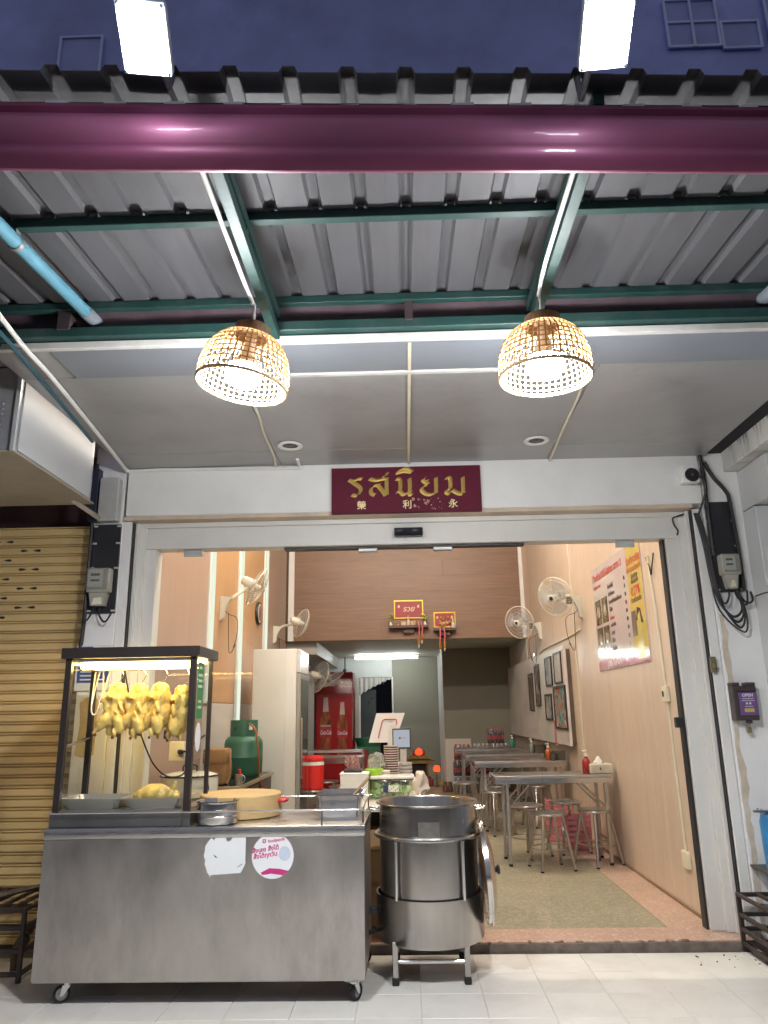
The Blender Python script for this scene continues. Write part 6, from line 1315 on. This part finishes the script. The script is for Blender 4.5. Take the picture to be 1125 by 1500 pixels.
part('blue_label', B().bx(-.170, -.135, by0 - .0012, by0 - .0004, CT + .048, CT + .090), mat('label_navy', (.02, .03, .10), .4), t); part('white_label', B().bx(-.134, -.065, by0 - .0012, by0 - .0004, CT + .048, CT + .090), mat('label_cream', (.66, .64, .52), .5), t)
b = B()
for i in range(5): b.ell((-.125 + i * .013, by0 - .0014, CT + .058 + (i % 3) * .010), (.004, .0006, .005), sub=1)
part('label_mark', b, BLACK, t, kind='stuff')
# bowl stacks: every bowl a thing
BOWLP = mat('bowl_ware', (.66, .58, .50), .3, 0, .05); BOWLR = mat('bowl_rim_red', (.22, .05, .055), .35)
ORD = ['topmost '] + [w + ' from the top: ' for w in 'second third fourth fifth sixth seventh eighth ninth tenth eleventh twelfth thirteenth fourteenth fifteenth sixteenth seventeenth eighteenth nineteenth'.split()]
def bowl_stack(x, y, z0, n, r, dz, label, name, rim, grp):
    b = B(); b.lathe([(0, .0), (r * .55, .0), (r * .62, .006), (r * .96, dz * 1.6), (r * .93, dz * 1.6), (r * .58, .010), (0, .008)], (0, 0, 0), 28); b.mi = 1; b.lathe([(r * .955, dz * 1.6), (r, dz * 1.6 + .001), (r, dz * 1.6 + dz * .45), (r * .93, dz * 1.6 + dz * .45), (r * .93, dz * 1.6)], (0, 0, 0), 28, None, True)
    me = mesh_of(name, b, [rim, BOWLP])
    for k in range(n):
        o = bpy.data.objects.new(name, me); COL.objects.link(o); o.location = (x + rnd.uniform(-.0012, .0012), y, z0 + k * dz); setp(o, ORD[n - 1 - k] + label if k < n - 1 else 'topmost ' + label, 'bowl' if 'bowl' in name else 'dish', grp); ROOT[o] = Matrix.Translation(o.location)
bowl_stack(-.118, 5.78, CT + .001, 19, .056, .0168, 'red rimmed bowl in the tall stack on the serving counter', 'bowl', BOWLR, 'bowls of the tall stack')
bowl_stack(-.012, 5.86, CT + .001, 7, .048, .026, 'pale grey dish in the short stack on the serving counter', 'dish', mat('dish_grey', (.46, .42, .40), .35), 'dishes of the short stack')
t = thing('steel_rack', 'small steel tray rack behind the cucumber box on the serving counter', 'rack', (-.2, 5.68, CT))
part('tray', B().bx(-.285, -.125, 5.64, 5.72, CT + .145, CT + .172, .004), mat('rack_cream', (.60, .54, .44), .35, .3), t)
for x in (-.278, -.132): part('post', B().cyl((x, 5.65, CT), (x, 5.65, CT + .145), .006, n=8), CREAM, t)
t = thing('plastic_bucket', 'square translucent white bucket on the serving counter', 'bucket', (-.37, 5.45, CT)); b = B()
b.prism([(-.455, 5.36, CT + .001), (-.275, 5.36, CT + .001), (-.268, 5.36, CT + .165), (-.462, 5.36, CT + .165)], (0, .18, 0)); part('body', b, mat('bucket_white', (.66, .62, .54), .4, 0, .04, sub=.1), t); part('lip', B().bx(-.466, -.264, 5.355, 5.545, CT + .1655, CT + .178, .004), WHITEPL, t)
t = thing('straw_basket', 'dark basket of wrapped straws on top of the white bucket', 'basket', (-.37, 5.46, CT + .179)); part('basket', B().bx(-.44, -.315, 5.40, 5.52, CT + .179, CT + .196, .004), BLACK, t); b = B()
for i in range(46): a = Vector((rnd.uniform(-.42, -.335), rnd.uniform(5.41, 5.51), CT + .20)); b.tube([a, a + Vector((rnd.uniform(-.03, .03), rnd.uniform(-.03, .02), rnd.uniform(.03, .085)))], .0045, 5)
part('straws', b, mat('straw_mix', (.58, .46, .40), .5, 0, .4, 40, col2=(.36, .12, .10)), t, kind='stuff')
solo('green_bowl', B().lathe([(0, 0), (.05, 0), (.066, .045), (.062, .046), (.047, .004), (0, .004)], (-.238, 5.55, CT + .145), 24).cyl((-.238, 5.55, CT), (-.238, 5.55, CT + .144), .03), mat('lime_plastic', (.36, .62, .04), .35), 'lime green bowl between the bucket and the tall bowl stack', 'bowl')
t = thing('plastic_bag', 'crumpled clear bag of small wrappers beside the tall bowl stack', 'bag', (-.235, 5.72, CT)); rr = random.Random(9); b = B(); b.ell((-.232, 5.74, CT + .18), (.068, .045, .115), sub=4)
for v in b.bm.verts: v.co += Vector((noise.noise(v.co * 28), noise.noise(v.co * 28 + Vector((9, 0, 0))), noise.noise(v.co * 28 + Vector((0, 9, 0))))) * .020
part('film', b, glass_mat('bag_film', (.94, .93, .90), rough=.1, body=.35, bcol=(.62, .58, .50)), t); b = B()
for i in range(60): b.box((rr.uniform(-.275, -.19), rr.uniform(5.715, 5.765), CT + rr.uniform(.08, .25)), (.02, .004, .014), Matrix.Rotation(rr.uniform(0, 3), 3, 'Y') @ Matrix.Rotation(rr.uniform(-.6, .6), 3, 'X'))
part('wrappers', b, mat('wrapper_mix', (.55, .50, .46), .5, 0, .4, 40, col2=(.42, .50, .26)), t, kind='stuff')
b = B(); b.ell((.088, 5.40, CT + .105), (.052, .03, .075), sub=4)
for v in b.bm.verts: v.co += Vector((noise.noise(v.co * 20), noise.noise(v.co * 20 + Vector((5, 0, 0))), noise.noise(v.co * 20 + Vector((0, 5, 0))))) * .045
solo('crumpled_cloth', b, mat('cloth_cream', (.68, .56, .44), .8, 0, .06), 'crumpled cream cloth at the right end of the cucumber box', 'cloth')
t = thing('cash_register', 'white till terminal seen from the back, tilted, on the serving counter', 'till', (-.15, 6.5, CT)); POS = mat('pos_white', (.66, .60, .52), .35, 0, .03)
part('base', B().bx(-.24, .0, 6.42, 6.62, CT + .001, CT + .05, .01), POS, t)
b = B(); b.prism([(-.315, 6.40, 1.105), (-.10, 6.40, 1.105), (-.012, 6.44, 1.338), (-.250, 6.44, 1.338)], (0, .022, .0)); part('screen_back', b, POS, t)
b = B()
o = [(-.215, 1.135), (-.205, 1.28), (-.185, 1.298), (-.085, 1.298), (-.078, 1.285), (-.10, 1.19)]
b.tube([(x, 6.40 + (z - 1.105) * .17 - .004, z) for x, z in [(-.205, 1.14), (-.190, 1.145), (-.235, 1.14), (-.200, 1.275), (-.185, 1.288), (-.085, 1.288), (-.080, 1.272), (-.092, 1.19)][2:]], .005, 6); part('red_outline', b, mat('outline_red', (.50, .05, .03), .4), t)
b = B(); b.prism([(-.20, 6.36, CT + .05), (-.09, 6.36, CT + .05), (-.075, 6.395, 1.24), (-.135, 6.395, 1.25)], (0, .03, 0)); part('stand', b, POS, t)
part('logo', text_bm('POS', .016, (-.13, 6.425, 1.268), FRONT), mat('logo_grey', (.25, .25, .25), .5), t)
t = thing('customer_display', 'small customer display with a lit white screen facing the street', 'display', (-.02, 6.05, CT))
part('bezel', B().bx(-.112, .030, 6.03, 6.048, 1.072, 1.222, .003), BLACK, t); part('lit_screen', B().bx(-.104, .022, 6.0285, 6.0298, 1.082, 1.212), lamp_mat('lit_screen', (.74, .80, .90), .55), t)
part('logo', B().lathe([(0, .001), (.009, .001)], (-.055, 6.028, 1.150), 12, FRONT), mat('logo_red', (.5, .05, .04), .5), t); part('print', text_bm('POS', .020, (-.026, 6.0278, 1.150), FRONT), mat('logo_grey'), t)
part('stalk', B().bx(-.055, -.005, 6.05, 6.075, CT + .001, 1.075, .004), POS, t)
solo('grey_printer', B().bx(-.08, .035, 6.10, 6.25, CT + .001, CT + .19, .006), mat('printer_grey', (.34, .36, .40), .45), 'grey receipt printer behind the short dish stack', 'printer')
solo('mug', B().lathe([(0, 0), (.02, 0), (.022, .045), (.019, .045), (.018, .004), (0, .004)], (.045, 6.0, CT + .001), 16), CREAM, 'small cream mug right of the short dish stack', 'mug')
